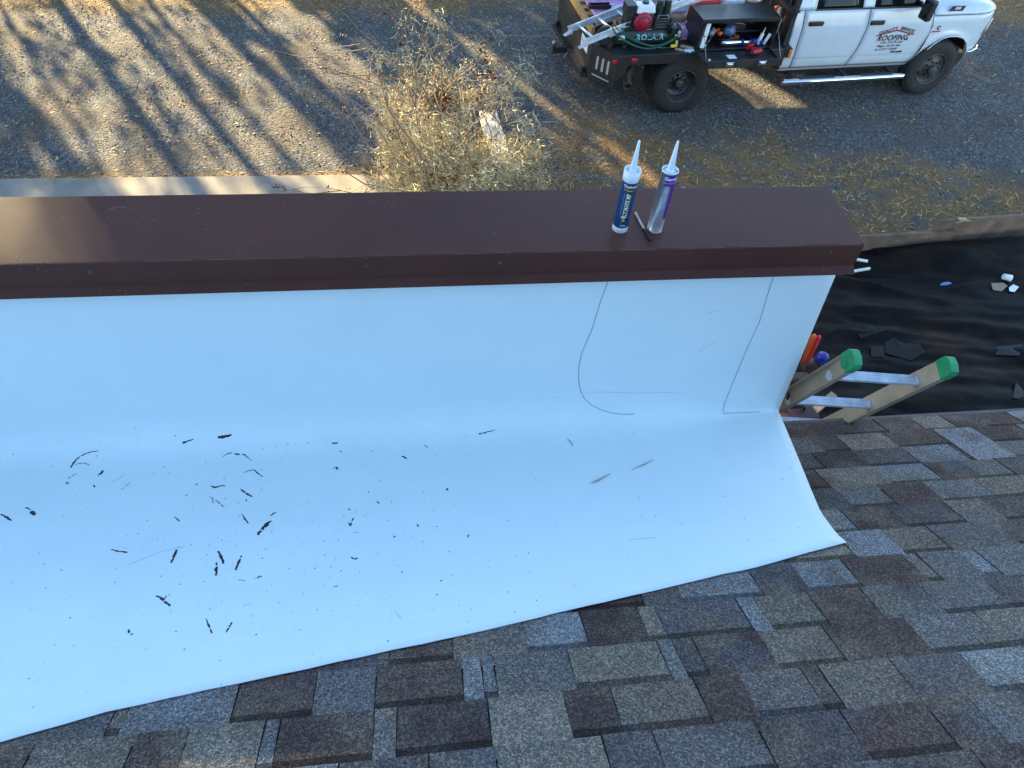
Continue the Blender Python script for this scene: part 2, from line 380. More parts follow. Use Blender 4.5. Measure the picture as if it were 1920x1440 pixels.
def off_walk(x, y): return ~((x < -0.15) & (y < 7.78))
VIEW = (-7.6, 12.8, 6.2, 14.2)
def keep_g(x, y): return (RNG.random(len(x)) > thatch_amount(x, y) * 0.9) & off_walk(x, y)
def keep_t(x, y): return (RNG.random(len(x)) < thatch_amount(x, y)) & off_walk(x, y)
def keep_l(x, y):
    nz = np.array([noise.noise(Vector((a * .7, b * .7, 7))) for a, b in zip(x, y)])
    return (RNG.random(len(x)) < 0.2 + 0.6 * thatch_amount(x, y) + 0.5 * np.clip(nz, 0, 1)) & off_walk(x, y)
tag(scatter('gravel', 52000, VIEW, (.010, .034), M['pebble'], 'stone', keep_g), 'loose grey gravel stones spread over the yard', 'gravel', kind='stuff')
tag(scatter('dead_grass', 75000, VIEW, (.03, .10), M['thatch'], 'blade', keep_t), 'dry tan grass thatch between the gravel and the timber edging', 'grass', kind='stuff')
tag(scatter('leaf_litter', 26000, VIEW, (.02, .055), M['litter'], 'leaf', keep_l), 'small brown dead leaves scattered over gravel and grass', 'leaves', kind='stuff')

# concrete walk in front of the wall, in slabs
wk = struct(MB().b2((-9.0, 5.2, 0.004), (-0.25, 7.71, 0.115)).build('walkway', M['concrete'], bevel=0.012))

# ------------------------------------------------------------------ house: roof, shingles, walls
PITCH = R(29.0); EY, EZ = 1.76, 2.80                       # eave line of the roof
E1 = Vector((1, 0, 0)); E2 = Vector((0, -math.cos(PITCH), math.sin(PITCH))); EN = Vector((0, math.sin(PITCH), math.cos(PITCH)))
def rp(x, s, h=0.0):                                       # point on the roof: along the eave, up the slope, off the surface
    p = Vector((0, EY, EZ)) + E1 * x + E2 * s + EN * h; return (p.x, p.y, p.z)
def roof_z(y): return EZ + (EY - y) * math.tan(PITCH)

EDGE = [(-6.0, -0.33), (-2.0, 0.35), (-1.01, 0.52), (-0.8, 0.575), (-0.42, 0.635), (0.12, 0.72), (0.61, 0.81), (1.02, 0.88), (1.19, 0.92), (1.37, 0.96), (2.0, 1.06)]
def edge_y(x):
    return float(np.interp(x, [e[0] for e in EDGE], [e[1] for e in EDGE]))
RIGHT = [(0.94, 1.375), (0.96, 1.37), (1.0, 1.355), (1.1, 1.352), (1.35, 1.405), (1.57, 1.45), (1.68, 1.47)]
def right_x(y): return float(np.interp(y, [e[0] for e in RIGHT], [e[1] for e in RIGHT]))
WY, FOLD = 1.672, 3.04                                     # wall face and the fold where wall meets floor

house = thing('house', 'house with a sloping brown and grey shingle roof seen from above', 'house', (0, -2, 0))
house_off = Vector((0, 2, 0))
def hb(mb, name, mats, parent=house, **k):
    """part of the house, given in world coordinates"""
    o = mb.build(name, mats, None, **k); o.parent = parent
    if parent is house: o.location = house_off
    return o
SR = 5.2
deck = MB(); a, b_, c, d = rp(-6, 0.0, -.004), rp(8, 0.0, -.004), rp(8, SR, -.004), rp(-6, SR, -.004)
a2, b2, c2, d2 = rp(-6, 0.0, -.10), rp(8, 0.0, -.10), rp(8, SR, -.10), rp(-6, SR, -.10)
deck.add([a, b_, c, d, a2, b2, c2, d2], [(0, 1, 2, 3), (7, 6, 5, 4), (0, 4, 5, 1), (1, 5, 6, 2), (2, 6, 7, 3), (3, 7, 4, 0)])
back_y = rp(0, SR)[1]; top_z = rp(0, SR)[2]
deck.add([(-6, back_y, top_z - .004), (8, back_y, top_z - .004), (8, back_y - 4.6, top_z - 2.55), (-6, back_y - 4.6, top_z - 2.55)], [(0, 1, 2, 3)])
roof = hb(deck, 'roof', [M['asphalt_edge']])
hb(MB().b2((-5.7, back_y - 4.3, 0), (7.7, 1.42, 2.62)), 'exterior_wall', [M['stucco']])
hb(MB().b2((1.42, 1.765, 2.64), (8, 1.785, 2.795)), 'fascia_board', [mat('brown_trim', (0.12, 0.09, 0.075), 0.6)])

TONES = [((0.082, 0.057, 0.050), .22), ((0.095, 0.084, 0.082), .22), ((0.210, 0.212, 0.218), .20), ((0.195, 0.162, 0.130), .17), ((0.146, 0.133, 0.128), .19)]
EXP = 0.1435
def shingle_piece(mb, x0, x1, k, tooth, j0=0.0, sk=0.0):
    s0 = k * EXP - 0.004 + j0; s1 = (k + 1) * EXP + 0.03
    hb_, ht = (0.0056, 0.0024) if tooth else (0.0033, 0.0005)
    sb = (k + 1) * EXP - 0.028
    def hh(s): return hb_ + (ht - hb_) * (s - s0) / (s1 - s0)
    t = 0.003 * sk
    P = [rp(x0 + t, s0, hh(s0)), rp(x1 - t, s0, hh(s0)), rp(x1, sb, hh(sb)), rp(x0, sb, hh(sb)), rp(x1, s1, hh(s1)), rp(x0, s1, hh(s1)),
         rp(x0 + t, s0, -.003), rp(x1 - t, s0, -.003), rp(x1, s1, -.003), rp(x0, s1, -.003)]
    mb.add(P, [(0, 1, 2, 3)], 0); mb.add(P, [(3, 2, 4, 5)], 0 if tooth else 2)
    mb.add(P, [(6, 7, 1, 0), (7, 8, 4, 2, 1), (9, 6, 0, 3, 5)], 1)
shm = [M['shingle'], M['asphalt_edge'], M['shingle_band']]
rest = {i: MB() for i in range(len(TONES))}
n_sh = 0
for k in range(0, 30):
    x = -6.0 - random.random() * .3; tooth = random.random() < .5; last = -1
    while x < 7.9:
        w = random.choice([.12, .15, .17, .19, .20, .22, .25]) if random.random() > .12 else random.uniform(.025, .06)
        x0, x1 = x, x + w; x = x1; tooth = not tooth if random.random() < .85 else tooth
        yc = rp(0, (k + .5) * EXP)[1]; y_hi = rp(0, k * EXP)[1]; y_lo = rp(0, (k + 1) * EXP)[1]
        under = lambda xx, yy: yy > edge_y(xx) + .07 and xx < right_x(yy) - .07
        ti = random.choices(range(len(TONES)), [t[1] for t in TONES])[0]
        if ti == last and random.random() < .7: ti = (ti + random.choice([1, 2, 3])) % len(TONES)
        last = ti
        if under(x0, y_lo) and under(x1, y_lo) and under(x1, y_hi): continue
        # does the photograph show it?
        cc = Vector(rp((x0 + x1) / 2, (k + .5) * EXP)); v = ROT.T @ (np.array(cc) - CAM)
        seen = v[2] < 0 and -70 < 960 + v[0] * 1333 / -v[2] < 1990 and 720 - v[1] * 1333 / -v[2] < 1500
        args = (x0, x1 - .0012, k, tooth, random.uniform(-.001, .001), random.random())
        if seen and n_sh < 300:
            mb = MB(); shingle_piece(mb, *args)
            o = mb.build('shingle', shm, roof, fix=False)
            t = TONES[ti][0]; f = random.uniform(.8, 1.2); o.color = (t[0] * f, t[1] * f * random.uniform(.97, 1.03), t[2] * f, 1); n_sh += 1
        else:
            shingle_piece(rest[ti], *args)
for ti, mb in rest.items():
    if mb.v:
        o = mb.build('shingle_field', shm, roof, fix=False); o['kind'] = 'stuff'; o.color = (*TONES[ti][0], 1)
print('shingles', n_sh)

# ------------------------------------------------------------------ parapet wall and its metal cap
parapet = thing('parapet_wall', 'low parapet wall with a brown metal cap at the roof edge', 'wall', (-2.0, 1.8, 0))
po = Vector((2.0, -1.8, 0))
def pb(mb, name, mats, parent=parapet, **k):
    o = mb.build(name, mats, parent, **k)
    if parent is parapet: o.location = po
    return o
pb(MB().b2((-6, 1.69, 0), (1.375, 1.925, 3.93)), 'wall_core', M['stucco'])
prof = [(1.964, 3.86), (1.964, 3.9485), (1.9605, 3.952), (1.6535, 3.9505), (1.6495, 3.946), (1.6475, 3.864), (1.6225, 3.8475), (1.625, 3.8445), (1.655, 3.860), (1.655, 3.930), (1.95, 3.935), (1.955, 3.86)]
cp = MB(); cp.prism(prof, -6.0, 1.418, 'x')
cap = pb(cp, 'coping_cap', M['coping'], bevel=0.0015); cap['label'] = 'dark brown sheet metal coping with turned-down lip'
M['highlight_scuff'] = mat('edge_highlight_scuff', (0.17, 0.13, 0.115), 0.6, var=.3, scale=20)  # pale tone shared by the painted edge highlight and the scuffs
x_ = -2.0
while x_ < 1.38:                             # broken pale line, a painted highlight along the front fold
    l_ = random.uniform(.05, .3); w_ = MB(); w_.tube([(x_, 1.6515, 3.9502), (min(x_ + l_, 1.40), 1.6515, 3.9502)], random.uniform(.0003, .0006), 5); pb(w_, 'edge_highlight', M['highlight_scuff'], cap); x_ += l_ + random.uniform(.01, .15)
def cap_mark(pl, w):                         # thin pale scuffs on top
    P = [on_z(a, b, 3.9512) for a, b in pl]; w_ = MB(); w_.tube([(p[0], p[1], 3.9516) for p in P], w * .6, 4); pb(w_, 'scuff', M['highlight_scuff'], cap)
for pl, w in (([(203, 395), (215, 390), (228, 388), (236, 389)], .0012), ([(226, 388), (240, 391), (252, 396)], .0009), ([(258, 465), (268, 462), (274, 467)], .0007), ([(30, 478), (33, 492)], .0008), ([(930, 433), (925, 445)], .0006), ([(720, 452), (740, 449)], .0008), ([(1268, 428), (1271, 431)], .0010), ([(470, 455), (476, 450)], .0007), ([(690, 375), (705, 385)], .0006), ([(1440, 450), (1475, 447)], .0006), ([(95, 425), (110, 424)], .0007)): cap_mark(pl, w)
M['screw'] = mat('brown_screw', (0.10, 0.085, 0.075), 0.35, 0.5)
for px_, py_ in ((170, 510), (937, 492), (1556, 473)):
    p = on_y(px_, py_, 1.6485); s = MB()
    s.lathe((p[0], 1.6485, p[2]), (0, -1, 0), [(0, .0062), (.0012, .0062), (.0014, .0042), (.0052, .0040), (.006, .0030)], 6, smooth=False)
    s.lathe((p[0], 1.6485, p[2]), (0, -1, 0), [(-.001, .0068), (.0012, .0066)], 16)
    pb(s, 'screw', M['screw'], cap)

# ------------------------------------------------------------------ white membrane on the cricket
NX, rows = 150, []
def floor_z(x, y):
    ye = edge_y(x); w = (WY - y) / max(WY - ye, .05)
    return FOLD + (roof_z(ye) + .0115 - FOLD) * w
def memb_rows(dx=0.0):
    out = []
    prof_v = [('w', 3.875), ('w', 3.75), ('w', 3.6), ('w', 3.45), ('w', 3.36), ('w', 3.30)] + [('c', t) for t in np.linspace(0, 1, 15)] + [('f', t) for t in np.linspace(.06, 1, 22)]
    for kind, t in prof_v:
        row = []
        for j in range(NX + 1):
            u = (j / NX) ** 0.8
            if kind == 'w': xr = 1.47 - (t - FOLD) * .103
            elif kind == 'c': xr = 1.47 - .035 * .103 * (1 - t) - .006 * t
            else: xr = right_x(1.64 + (.96 - 1.64) * t)
            x = -6.0 + (xr + 6.0) * u
            wob = .0035 * noise.noise(Vector((x * 2.1, 0, t * 2 + (3 if kind == 'w' else 8)))) + .0015 * noise.noise(Vector((x * 6, 4, t * 3)))
            if kind == 'w': p = (x, WY - .002 + wob * .6, t)
            else:
                ye = edge_y(x); L = math.hypot(WY - ye, FOLD - roof_z(ye)); dirv = ((ye - WY) / L, (roof_z(ye) + .0115 - FOLD) / L)
                if kind == 'c':
                    cs = .20 - .165 * min(1, max(0, (x - .85) / .5)); p0 = (WY - .002, FOLD + cs); p2 = (WY + dirv[0] * cs * .9, FOLD + dirv[1] * cs * .9); p1 = (WY, FOLD)
                    y = (1 - t) ** 2 * p0[0] + 2 * t * (1 - t) * p1[0] + t * t * p2[0]; z = (1 - t) ** 2 * p0[1] + 2 * t * (1 - t) * p1[1] + t * t * p2[1]
                    p = (x, y, z + wob * .5)
                else:
                    cs = .9 * (.20 - .165 * min(1, max(0, (x - .85) / .5))); D = cs + (L - cs) * t
                    rag = (.0035 * noise.noise(Vector((x * 4, 1, 1))) + .002 * noise.noise(Vector((x * 13, 1, 3)))) * t ** 3
                    y = WY + dirv[0] * D + rag; z = FOLD + dirv[1] * D + wob * (1 - t) - rag * .5
                    p = (x, y, z)
            row.append(p)
        out.append(row)
    return out
mrows = memb_rows()
membrane = MB().grid(mrows, flip=False).build('roof_membrane', M['membrane'], fix=True, solid=0.003)
# the sheet must face the camera side
me = membrane.data
if sum(p.normal.z for p in me.polygons) < 0:
    me.flip_normals()
tag(membrane, 'large white roofing membrane sheet lapped up the wall and over the shingles', 'membrane')
from mathutils.bvhtree import BVHTree
bvh = BVHTree.FromPolygons([v.co for v in me.vertices], [p.vertices[:] for p in me.polygons])
def hit(px_, py_):
    loc, nor, _, _ = bvh.ray_cast(Vector(CAM), Vector(pix(px_, py_)))
    return (loc, nor if nor.dot(Vector(pix(px_, py_))) < 0 else -nor) if loc else (None, None)
# cricket under the membrane
ck = MB(); A = []
for x in np.linspace(-5.9, 1.30, 30):
    ye = edge_y(x) + .03; A.append(((x, ye, roof_z(ye) - .02), (x, 1.685, FOLD - .012), (x, 1.685, roof_z(1.685) - .03)))
n = len(A); pts = [p for t in A for p in t]
fs = []
for i in range(n - 1):
    for j in range(3): fs.append((3 * i + j, 3 * i + (j + 1) % 3, 3 * i + 3 + (j + 1) % 3, 3 * i + 3 + j))
fs += [(0, 1, 2), (3 * n - 3, 3 * n - 2, 3 * n - 1)]
ck.add(pts, fs); hb(ck, 'cricket', [M['asphalt_edge']])

def seam(poly, w, name='seam', m='seam', sub=3):
    """thin dark line of a lap edge lying on the membrane"""
    P = []
    for i in range(len(poly) - 1):
        for t in np.linspace(0, 1, sub + 1)[:-1]:
            P.append((poly[i][0] + (poly[i + 1][0] - poly[i][0]) * t, poly[i][1] + (poly[i + 1][1] - poly[i][1]) * t))
    P.append(poly[-1]); L = []
    for p in P:
        l_, n_ = hit(*p)
        if l_ is not None: L.append((l_, n_))
    if len(L) < 2: return None
    mb = MB(); r1, r2, r3 = [], [], []
    for i, (l_, n_) in enumerate(L):
        d = (L[min(i + 1, len(L) - 1)][0] - L[max(i - 1, 0)][0]).normalized(); sdv = d.cross(n_).normalized() * (w / 2)
        r1.append(l_ - sdv + n_ * .0002); r2.append(l_ + n_ * .0012); r3.append(l_ + sdv + n_ * .0002)
    mb.grid([r1, r2, r3]); return mb.build(name, M[m], membrane, fix=False)
seam([(1141, 524), (1126, 565), (1110, 618), (1098, 645), (1090, 664), (1085, 690), (1085, 712), (1089, 734), (1096, 748), (1110, 760), (1128, 769), (1150, 775), (1172, 777), (1190, 776)], .0027)
seam([(1451, 515), (1437, 560), (1424, 603), (1404, 646), (1388, 684), (1366, 737), (1358, 758), (1355, 775), (1390, 774), (1425, 772)], .0027)


SMEARS = [[(408, 820, 5), (420, 819, 7), (435, 815, 3)], [(342, 831, 5), (350, 828, 3), (363, 823, 2)], [(132, 877, 6), (138, 868, 5), (143, 862, 4), (150, 856, 2), (157, 852, 3), (172, 847, 2), (187, 845, 1.5)],
 [(140, 871, 2), (150, 869, 3), (158, 868, 2), (168, 872, 1.5)], [(124, 908, 5), (127, 904, 6)], [(128, 897, 2.5), (136, 892, 2), (143, 888, 1.5)], [(184, 893, 4), (188, 888, 7), (194, 882, 4)], [(176, 909, 2.5), (178, 914, 3)],
 [(49, 951, 4), (56, 955, 2), (61, 961, 9), (66, 966, 4)], [(1, 964, 3), (12, 970, 5), (23, 977, 2)], [(418, 856, 4), (426, 851, 3), (433, 849, 3), (445, 852, 4), (457, 852, 3), (465, 858, 2), (472, 864, 1.5)],
 [(458, 886, 4), (468, 882, 4), (476, 881, 3), (482, 886, 3), (494, 895, 1.5)], [(395, 912, 4), (404, 914, 6), (413, 911, 4), (423, 911, 3)], [(451, 917, 3), (460, 924, 5), (467, 928, 4), (473, 932, 3)], [(461, 936, 2), (463, 940, 3)],
 [(483, 1004, 4), (488, 996, 6), (496, 988, 9), (502, 981, 8), (508, 976, 3)], [(507, 968, 2), (512, 963, 4), (518, 960, 2)], [(452, 962, 1.5), (459, 972, 3), (466, 983, 2)], [(321, 1056, 3), (325, 1046, 5), (330, 1035, 5), (334, 1025, 4)],
 [(208, 1030, 2.5), (222, 1034, 3), (228, 1034, 4), (240, 1036, 2)], [(409, 1033, 3), (414, 1043, 5), (420, 1057, 4)], [(406, 1054, 2), (406, 1066, 5), (405, 1080, 3)], [(441, 1071, 3), (446, 1058, 5), (453, 1042, 3)],
 [(293, 1117, 3), (303, 1122, 5), (311, 1130, 4), (320, 1136, 3)], [(306, 1124, 2), (313, 1117, 2)], [(241, 1180, 3), (243, 1188, 5), (249, 1190, 3)], [(386, 1159, 1), (391, 1172, 3), (398, 1188, 2)], [(424, 1186, 2), (429, 1177, 4), (435, 1167, 3)],
 [(479, 1085, 3), (485, 1082, 5), (491, 1080, 3)], [(366, 909, 3), (371, 907, 3)], [(347, 929, 2), (352, 928, 3)], [(326, 968, 1.5), (332, 973, 3), (337, 978, 1.5)], [(398, 932, 1.2), (400, 944, 2)], [(404, 937, 1.5), (413, 945, 2.5), (421, 951, 1.5)],
 [(622, 831, 4), (628, 831, 4), (634, 831, 4)], [(624, 879, 3), (630, 876, 6), (634, 880, 4)], [(636, 846, 2), (641, 847, 2.5)], [(753, 855, 5), (758, 857, 6), (763, 861, 3)], [(898, 814, 4), (910, 811, 3), (929, 806, 1)], [(796, 834, 2), (802, 840, 2)],
 [(838, 915, 4), (840, 920, 3)], [(707, 940, 3), (711, 945, 3)], [(652, 953, 2), (657, 957, 3)], [(653, 980, 3), (656, 986, 4), (663, 971, 3)], [(782, 983, 4), (785, 988, 3)], [(738, 1008, 3), (742, 1005, 3)], [(658, 1045, 3), (664, 1048, 4), (671, 1047, 4)],
 [(879, 1002, 2), (877, 1008, 2.5)], [(825, 1090, 2.5), (829, 1088, 2)], [(690, 924, 2), (692, 921, 2)], [(228, 918, 1), (244, 905, 1)], [(446, 1087, 1), (461, 1089, 1)], [(626, 1100, 2), (634, 1099, 2)], [(578, 853, 1.5), (566, 917, 1.5)][:1] * 2]
def smear(pl):
    """a ragged dab of dark residue: several small torn patches along a stroke"""
    mb = MB(); k = len(pl); seed = pl[0][0] * .37 + pl[0][1]
    tot = sum(math.hypot(pl[i + 1][0] - pl[i][0], pl[i + 1][1] - pl[i][1]) for i in range(k - 1)) or 1
    m = max(6, int(tot / 1.1)); L = []
    for t in np.linspace(0, k - 1, m):
        i = min(int(t), k - 2); f = t - i
        x = pl[i][0] + (pl[i + 1][0] - pl[i][0]) * f; y = pl[i][1] + (pl[i + 1][1] - pl[i][1]) * f; w = pl[i][2] + (pl[i + 1][2] - pl[i][2]) * f
        l_, n_ = hit(x, y)
        if l_ is not None: L.append((l_, n_, w * .00082, t / (k - 1) * tot))
    if len(L) < 2: return
    d = (L[-1][0] - L[0][0]); d = d.normalized() if d.length > 1e-6 else Vector((1, 0, 0))
    R1 = []
    for i, (l_, n_, w, s_) in enumerate(L):
        sdv = d.cross(n_).normalized(); nz_ = lambda o_: noise.noise(Vector((s_ * .16 + seed, o_, 0))) + .6 * noise.noise(Vector((s_ * .5 + seed, o_, 5)))
        e = 1.0 if 0 < i < len(L) - 1 else .15
        up_, dn = w * e * (1 + .9 * nz_(1.0)), w * e * (1 + .9 * nz_(7.0)); sh_ = w * .5 * nz_(13.)
        gap_ = nz_(20.0) < -.42 and len(L) > 8
        R1.append((l_ - sdv * max(.0002, dn) + sdv * sh_ + n_ * .0003, l_ + sdv * sh_ + n_ * .0012, l_ + sdv * max(.0002, up_) + sdv * sh_ + n_ * .0003, gap_))
    for i in range(len(R1) - 1):
        if R1[i][3] or R1[i + 1][3]: continue
        mb.add([R1[i][0], R1[i + 1][0], R1[i + 1][1], R1[i][1], R1[i][2], R1[i + 1][2]], [(0, 1, 2, 3), (3, 2, 5, 4)])
    if mb.v: mb.build('tar_smear', M['tar'], membrane, fix=False)
for s_ in SMEARS: smear(s_)
# grit too small to pick apart
gm = MB(); cnt = 0
while cnt < 620:
    if random.random() < .6: px_, py_ = random.gauss(520, 330), random.gauss(1010, 120)
    else: px_, py_ = random.uniform(0, 1560), random.uniform(540, 1340)
    if py_ < 800 and random.random() < .8: continue
    l_, n_ = hit(px_, py_)
    cnt += 1
    if l_ is None: continue
    r_ = random.choice([.0010, .0013, .0016, .0018, .0028]); a = n_.orthogonal().normalized(); b = n_.cross(a); t0 = random.random() * 6
    ring = [l_ + (a * math.cos(t0 + i * 1.2566) + b * math.sin(t0 + i * 1.2566) * random.uniform(.4, 1)) * r_ * random.uniform(.6, 1.3) + n_ * .0003 for i in range(5)]
    gm.add(ring + [l_ + n_ * .001], [(i, (i + 1) % 5, 5) for i in range(5)])
o = gm.build('grit', M['tar'], membrane, fix=False); o['kind'] = 'stuff'
# faint drawn scratches
M['scuff'] = mat('grey_scuff', (0.40, 0.47, 0.52), 0.7)
for pl in ([(1310, 660), (1340, 640)], [(240, 1060), (300, 1035), (345, 1025)], [(1090, 735), (1140, 735), (1190, 737), (1240, 736), (1270, 735)], [(740, 1145), (753, 1161)], [(1325, 588), (1345, 583)], [(210, 905), (235, 890)], [(1180, 1012), (1230, 1008)]):
    seam(pl, .0012, 'scratch', 'scuff')
M['straw'] = mat('straw', (0.30, 0.27, 0.19), 0.8)
for lab, pl in (('thin dry grass blade on the white membrane, nearest the shingles', [(1183, 882), (1205, 873), (1225, 863)]), ('small feathery grass seed head lying on the white membrane', [(1107, 908), (1122, 902), (1141, 891)]), ('short curled grass blade on the white membrane below the rounded seam', [(1063, 823), (1070, 829), (1075, 838)])):
    pts = [hit(*p) for p in pl]; mb = MB(); P = [l_ + n_ * .003 for l_, n_ in pts]
    mb.tube([P[0], P[1], P[2]], [.0006, .0022, .0006], 5)
    if 'feathery' in lab:
        for t in np.linspace(.1, .95, 9):
            q = P[0].lerp(P[2], t); dv = (P[2] - P[0]).normalized()
            for sg in (-1, 1): mb.tube([q, q + dv * .014 + pts[0][1].cross(dv) * sg * .006 * (1 - t * .5) + pts[0][1] * .002], [.0007, .0003], 4)
    o = mb.build('grass_blade', M['straw'], fix=False); tag(o, lab, 'grass blade', 'dry grass bits on the membrane')

# ------------------------------------------------------------------ trees beyond the yard, out of the picture, that shade it
S_H = np.array([-0.5, 0.8660254, 0]); P_H = np.array([0.8660254, 0.5, 0]); TA = math.tan(SUN_EL); D0 = 25.0
def nz2(u, h, s, o): return noise.noise(Vector((u * s, h * s, o)))
def leafy(u, h):
    """how dense the foliage is where sunlight for (u across, h up) passes the tree belt"""
    g = nz2(u, h, .8, 1.0)
    if h > 19 + g: return 0
    if h > 13.5: return .6
    if -0.7 < u < 0.2 and 10.2 < h < 10.9: return 1
    if 2.7 < u < 3.7 and 9.4 < h < 10.5: return .5
    if u < 0.25 + .42 * (h - 3.6) + .25 * g and h > 3.35: return 1
    if u < 2.75:
        if h > 5.75 + .5 * g: return 1
        if h > 5.3 + .3 * g: return .3
        return .95 if nz2(u * 1.7, h * .75, 1.3, 5) + .35 * nz2(u * 5, h * 2.2, 1.0, 6) > -.12 else .2
    if u < 4.75 and h < 7.6 + .3 * g:
        if h > 5.25: return .0
        st = nz2(u * 3.2, h * .35, 1.0, 9)
        return .8 if st > .0 else .35 * (u < 4.45)
    if 4.5 < u < 4.62 and h < 5: return .05
    if h > 5.95 or u < 6.38: return 1
    if u < 6.58: return .08 if (h < 5.85) else 1
    if u < 9.05: return 1
    if u < 9.95: return .05 if h < 5.75 else 1
    if 13.25 < u < 13.5 and h < 6.3: return .4
    if u > 15.2: return .8
    return 1
TRUNKS = [(-3.6, 27, .32), (-1.2, 25.5, .26), (1.5, 25, .13), (2.26, 25.4, .11), (3.35, 26.5, .10), (3.95, 24.5, .09), (0.72, 26.2, .055), (2.72, 25.8, .06), (5.6, 26, .28), (7.7, 24.6, .30), (8.9, 27, .2), (11.2, 25.2, .3), (14.6, 26.3, .32), (17.6, 25, .3)]
pts_by = {i: [] for i in range(len(TRUNKS))}
tu = np.array([t[0] for t in TRUNKS])
target = 112000
us = RNG.uniform(-5.5, 19.5, target); hs = RNG.uniform(2.2, 19.8, target)
us = np.concatenate([us, RNG.uniform(-4, 6.5, 15000)]); hs = np.concatenate([hs, RNG.uniform(9.2, 13.2, 15000)]); target = len(us)
rs = RNG.random(target); ds = RNG.uniform(-3, 3, target)
for u, h, r_, dd in zip(us, hs, rs, ds):
    if r_ < leafy(u, h):
        i = int(np.argmin(np.abs(tu - u + .5 * nz2(u, h, .5, 3)))); D = D0 + dd
        fine = .118 if (-0.7 < u < 0.2 and 10.2 < h < 10.9) else .10 if (h < 5.3 and (u < 2.75 and r_ >= 0 and u >= 0.25 + .42 * (h - 3.6) + .25 * nz2(u, h, .8, 1.0) or (2.75 <= u < 4.75 and nz2(u * 3.2, h * .35, 1.0, 9) <= 0))) else 0
        pts_by[i].append((u, D, h + (D - D0) * TA, fine))
for i, (u, D, rad) in enumerate(TRUNKS):
    base = S_H * D + P_H * u; hh = 16.5 + 2 * math.sin(i * 2.1)
    t = thing('shade_tree', 'tall leafy tree beyond the gravel yard, past the edge of the view', 'tree', tuple(base), 0, 'trees that shade the yard')
    path = [(0.12 * noise.noise(Vector((i, z * .3, 0))) * (z > .5), .12 * noise.noise(Vector((i, z * .3, 5))) * (z > .5), z) for z in np.linspace(0, hh, 9)]
    mb = MB(); mb.tube(path, list(np.linspace(rad, rad * .35, 9)), 9)
    for z in (5.8, 7.8, 9.4, 11., 13., 15.):
        for s_ in (-1, 1):
            q = np.array([0, 0, z]); e = q + P_H * s_ * 1.3 + S_H * random.uniform(-1, 1) + np.array([0, 0, 1.0])
            mb.tube([q, (q + e) / 2 + np.array([0, 0, .1]), e], [rad * .4, rad * .25, rad * .1], 6)
    mb.build('trunk', M['bark'], t, fix=False)
    L = np.array(pts_by[i])
    if len(L) == 0: continue
    W = L[:, 1:2] * S_H[None] + L[:, 0:1] * P_H[None]; W[:, 2] = L[:, 2]; W -= base[None]
    n = len(W); sz = np.where(L[:, 3] > 0, L[:, 3] * RNG.uniform(.7, 1.3, n), RNG.uniform(.13, .26, n))
    a = RNG.normal(size=(n, 3)); a /= np.linalg.norm(a, axis=1)[:, None]; b = RNG.normal(size=(n, 3)); b -= (b * a).sum(1)[:, None] * a; b /= np.linalg.norm(b, axis=1)[:, None]
    V = np.stack([W - a * sz[:, None] * .8, W + b * sz[:, None] * .45, W + a * sz[:, None] * .8, W - b * sz[:, None] * .45], 1).reshape(-1, 3)
    o = raw_mesh('crown', V, np.arange(n * 4), 4, M['leaf'], t)

# ------------------------------------------------------------------ lettering
def text_polys(body, size, align='CENTER', bold=0.0, shear=0.0, space=1.0):
    c = bpy.data.curves.new('lettering', 'FONT'); c.body = body; c.size = size; c.align_x = align; c.align_y = 'CENTER'
    c.offset = bold; c.shear = shear; c.space_character = space; c.resolution_u = 2
    o = bpy.data.objects.new('lettering', c); COL.objects.link(o)
    dg = bpy.context.evaluated_depsgraph_get(); dg.update()
    me = bpy.data.meshes.new_from_object(o.evaluated_get(dg))
    v = [tuple(p.co) for p in me.vertices]; f = [tuple(p.vertices) for p in me.polygons]
    bpy.data.objects.remove(o); bpy.data.curves.remove(c); bpy.data.meshes.remove(me)
    return v, f
def put_text(mb, fn, body, size, mi=0, **k):
    v, f = text_polys(body, size, **k); mb.add([fn(p[0], p[1]) for p in v], f, mi)
def wrap(o, r, a0, z0, rot=False):
    """flat lettering laid round an upright tube: a0 = angle of the text's middle"""
    def fn(x, y):
        if rot: x, y = -y, x                 # reads upwards
        a = a0 + x / r
        return (o[0] + r * math.cos(a), o[1] + r * math.sin(a), z0 + y)
    return fn

# ------------------------------------------------------------------ sealant cartridges and drill bit on the cap
CZ = 3.9512
M['white_plastic'] = mat('white_plastic', (0.72, 0.78, 0.80), 0.4, var=.04)
M['nozzle'] = mat('milky_plastic', (0.70, 0.80, 0.86), 0.35, var=.04)
M['navy'] = mat('navy_label', (0.012, 0.045, 0.14), 0.35, var=.08)
M['black'] = mat('black_print', (0.012, 0.012, 0.014), 0.5)
M['yellow'] = mat('yellow_print', (0.70, 0.58, 0.06), 0.5)
M['paleblue'] = mat('pale_blue_print', (0.35, 0.55, 0.72), 0.5)
M['white_print'] = mat('white_print', (0.80, 0.82, 0.84), 0.5)
M['purple'] = mat('purple_label', (0.11, 0.02, 0.26), 0.3, var=.1)
M['foil'] = mat('silver_foil', (0.62, 0.64, 0.67), 0.28, 0.85, var=.06, scale=30)
M['greyprint'] = mat('grey_print', (0.16, 0.17, 0.22), 0.6)
def arc_panel(mb, o, r, a0, a1, z0, z1, mi=0, n=10):
    rows_ = [[(o[0] + r * math.cos(a), o[1] + r * math.sin(a), z) for a in np.linspace(a0, a1, n)] for z in (z0, z1)]
    mb.grid(rows_, mi, True)

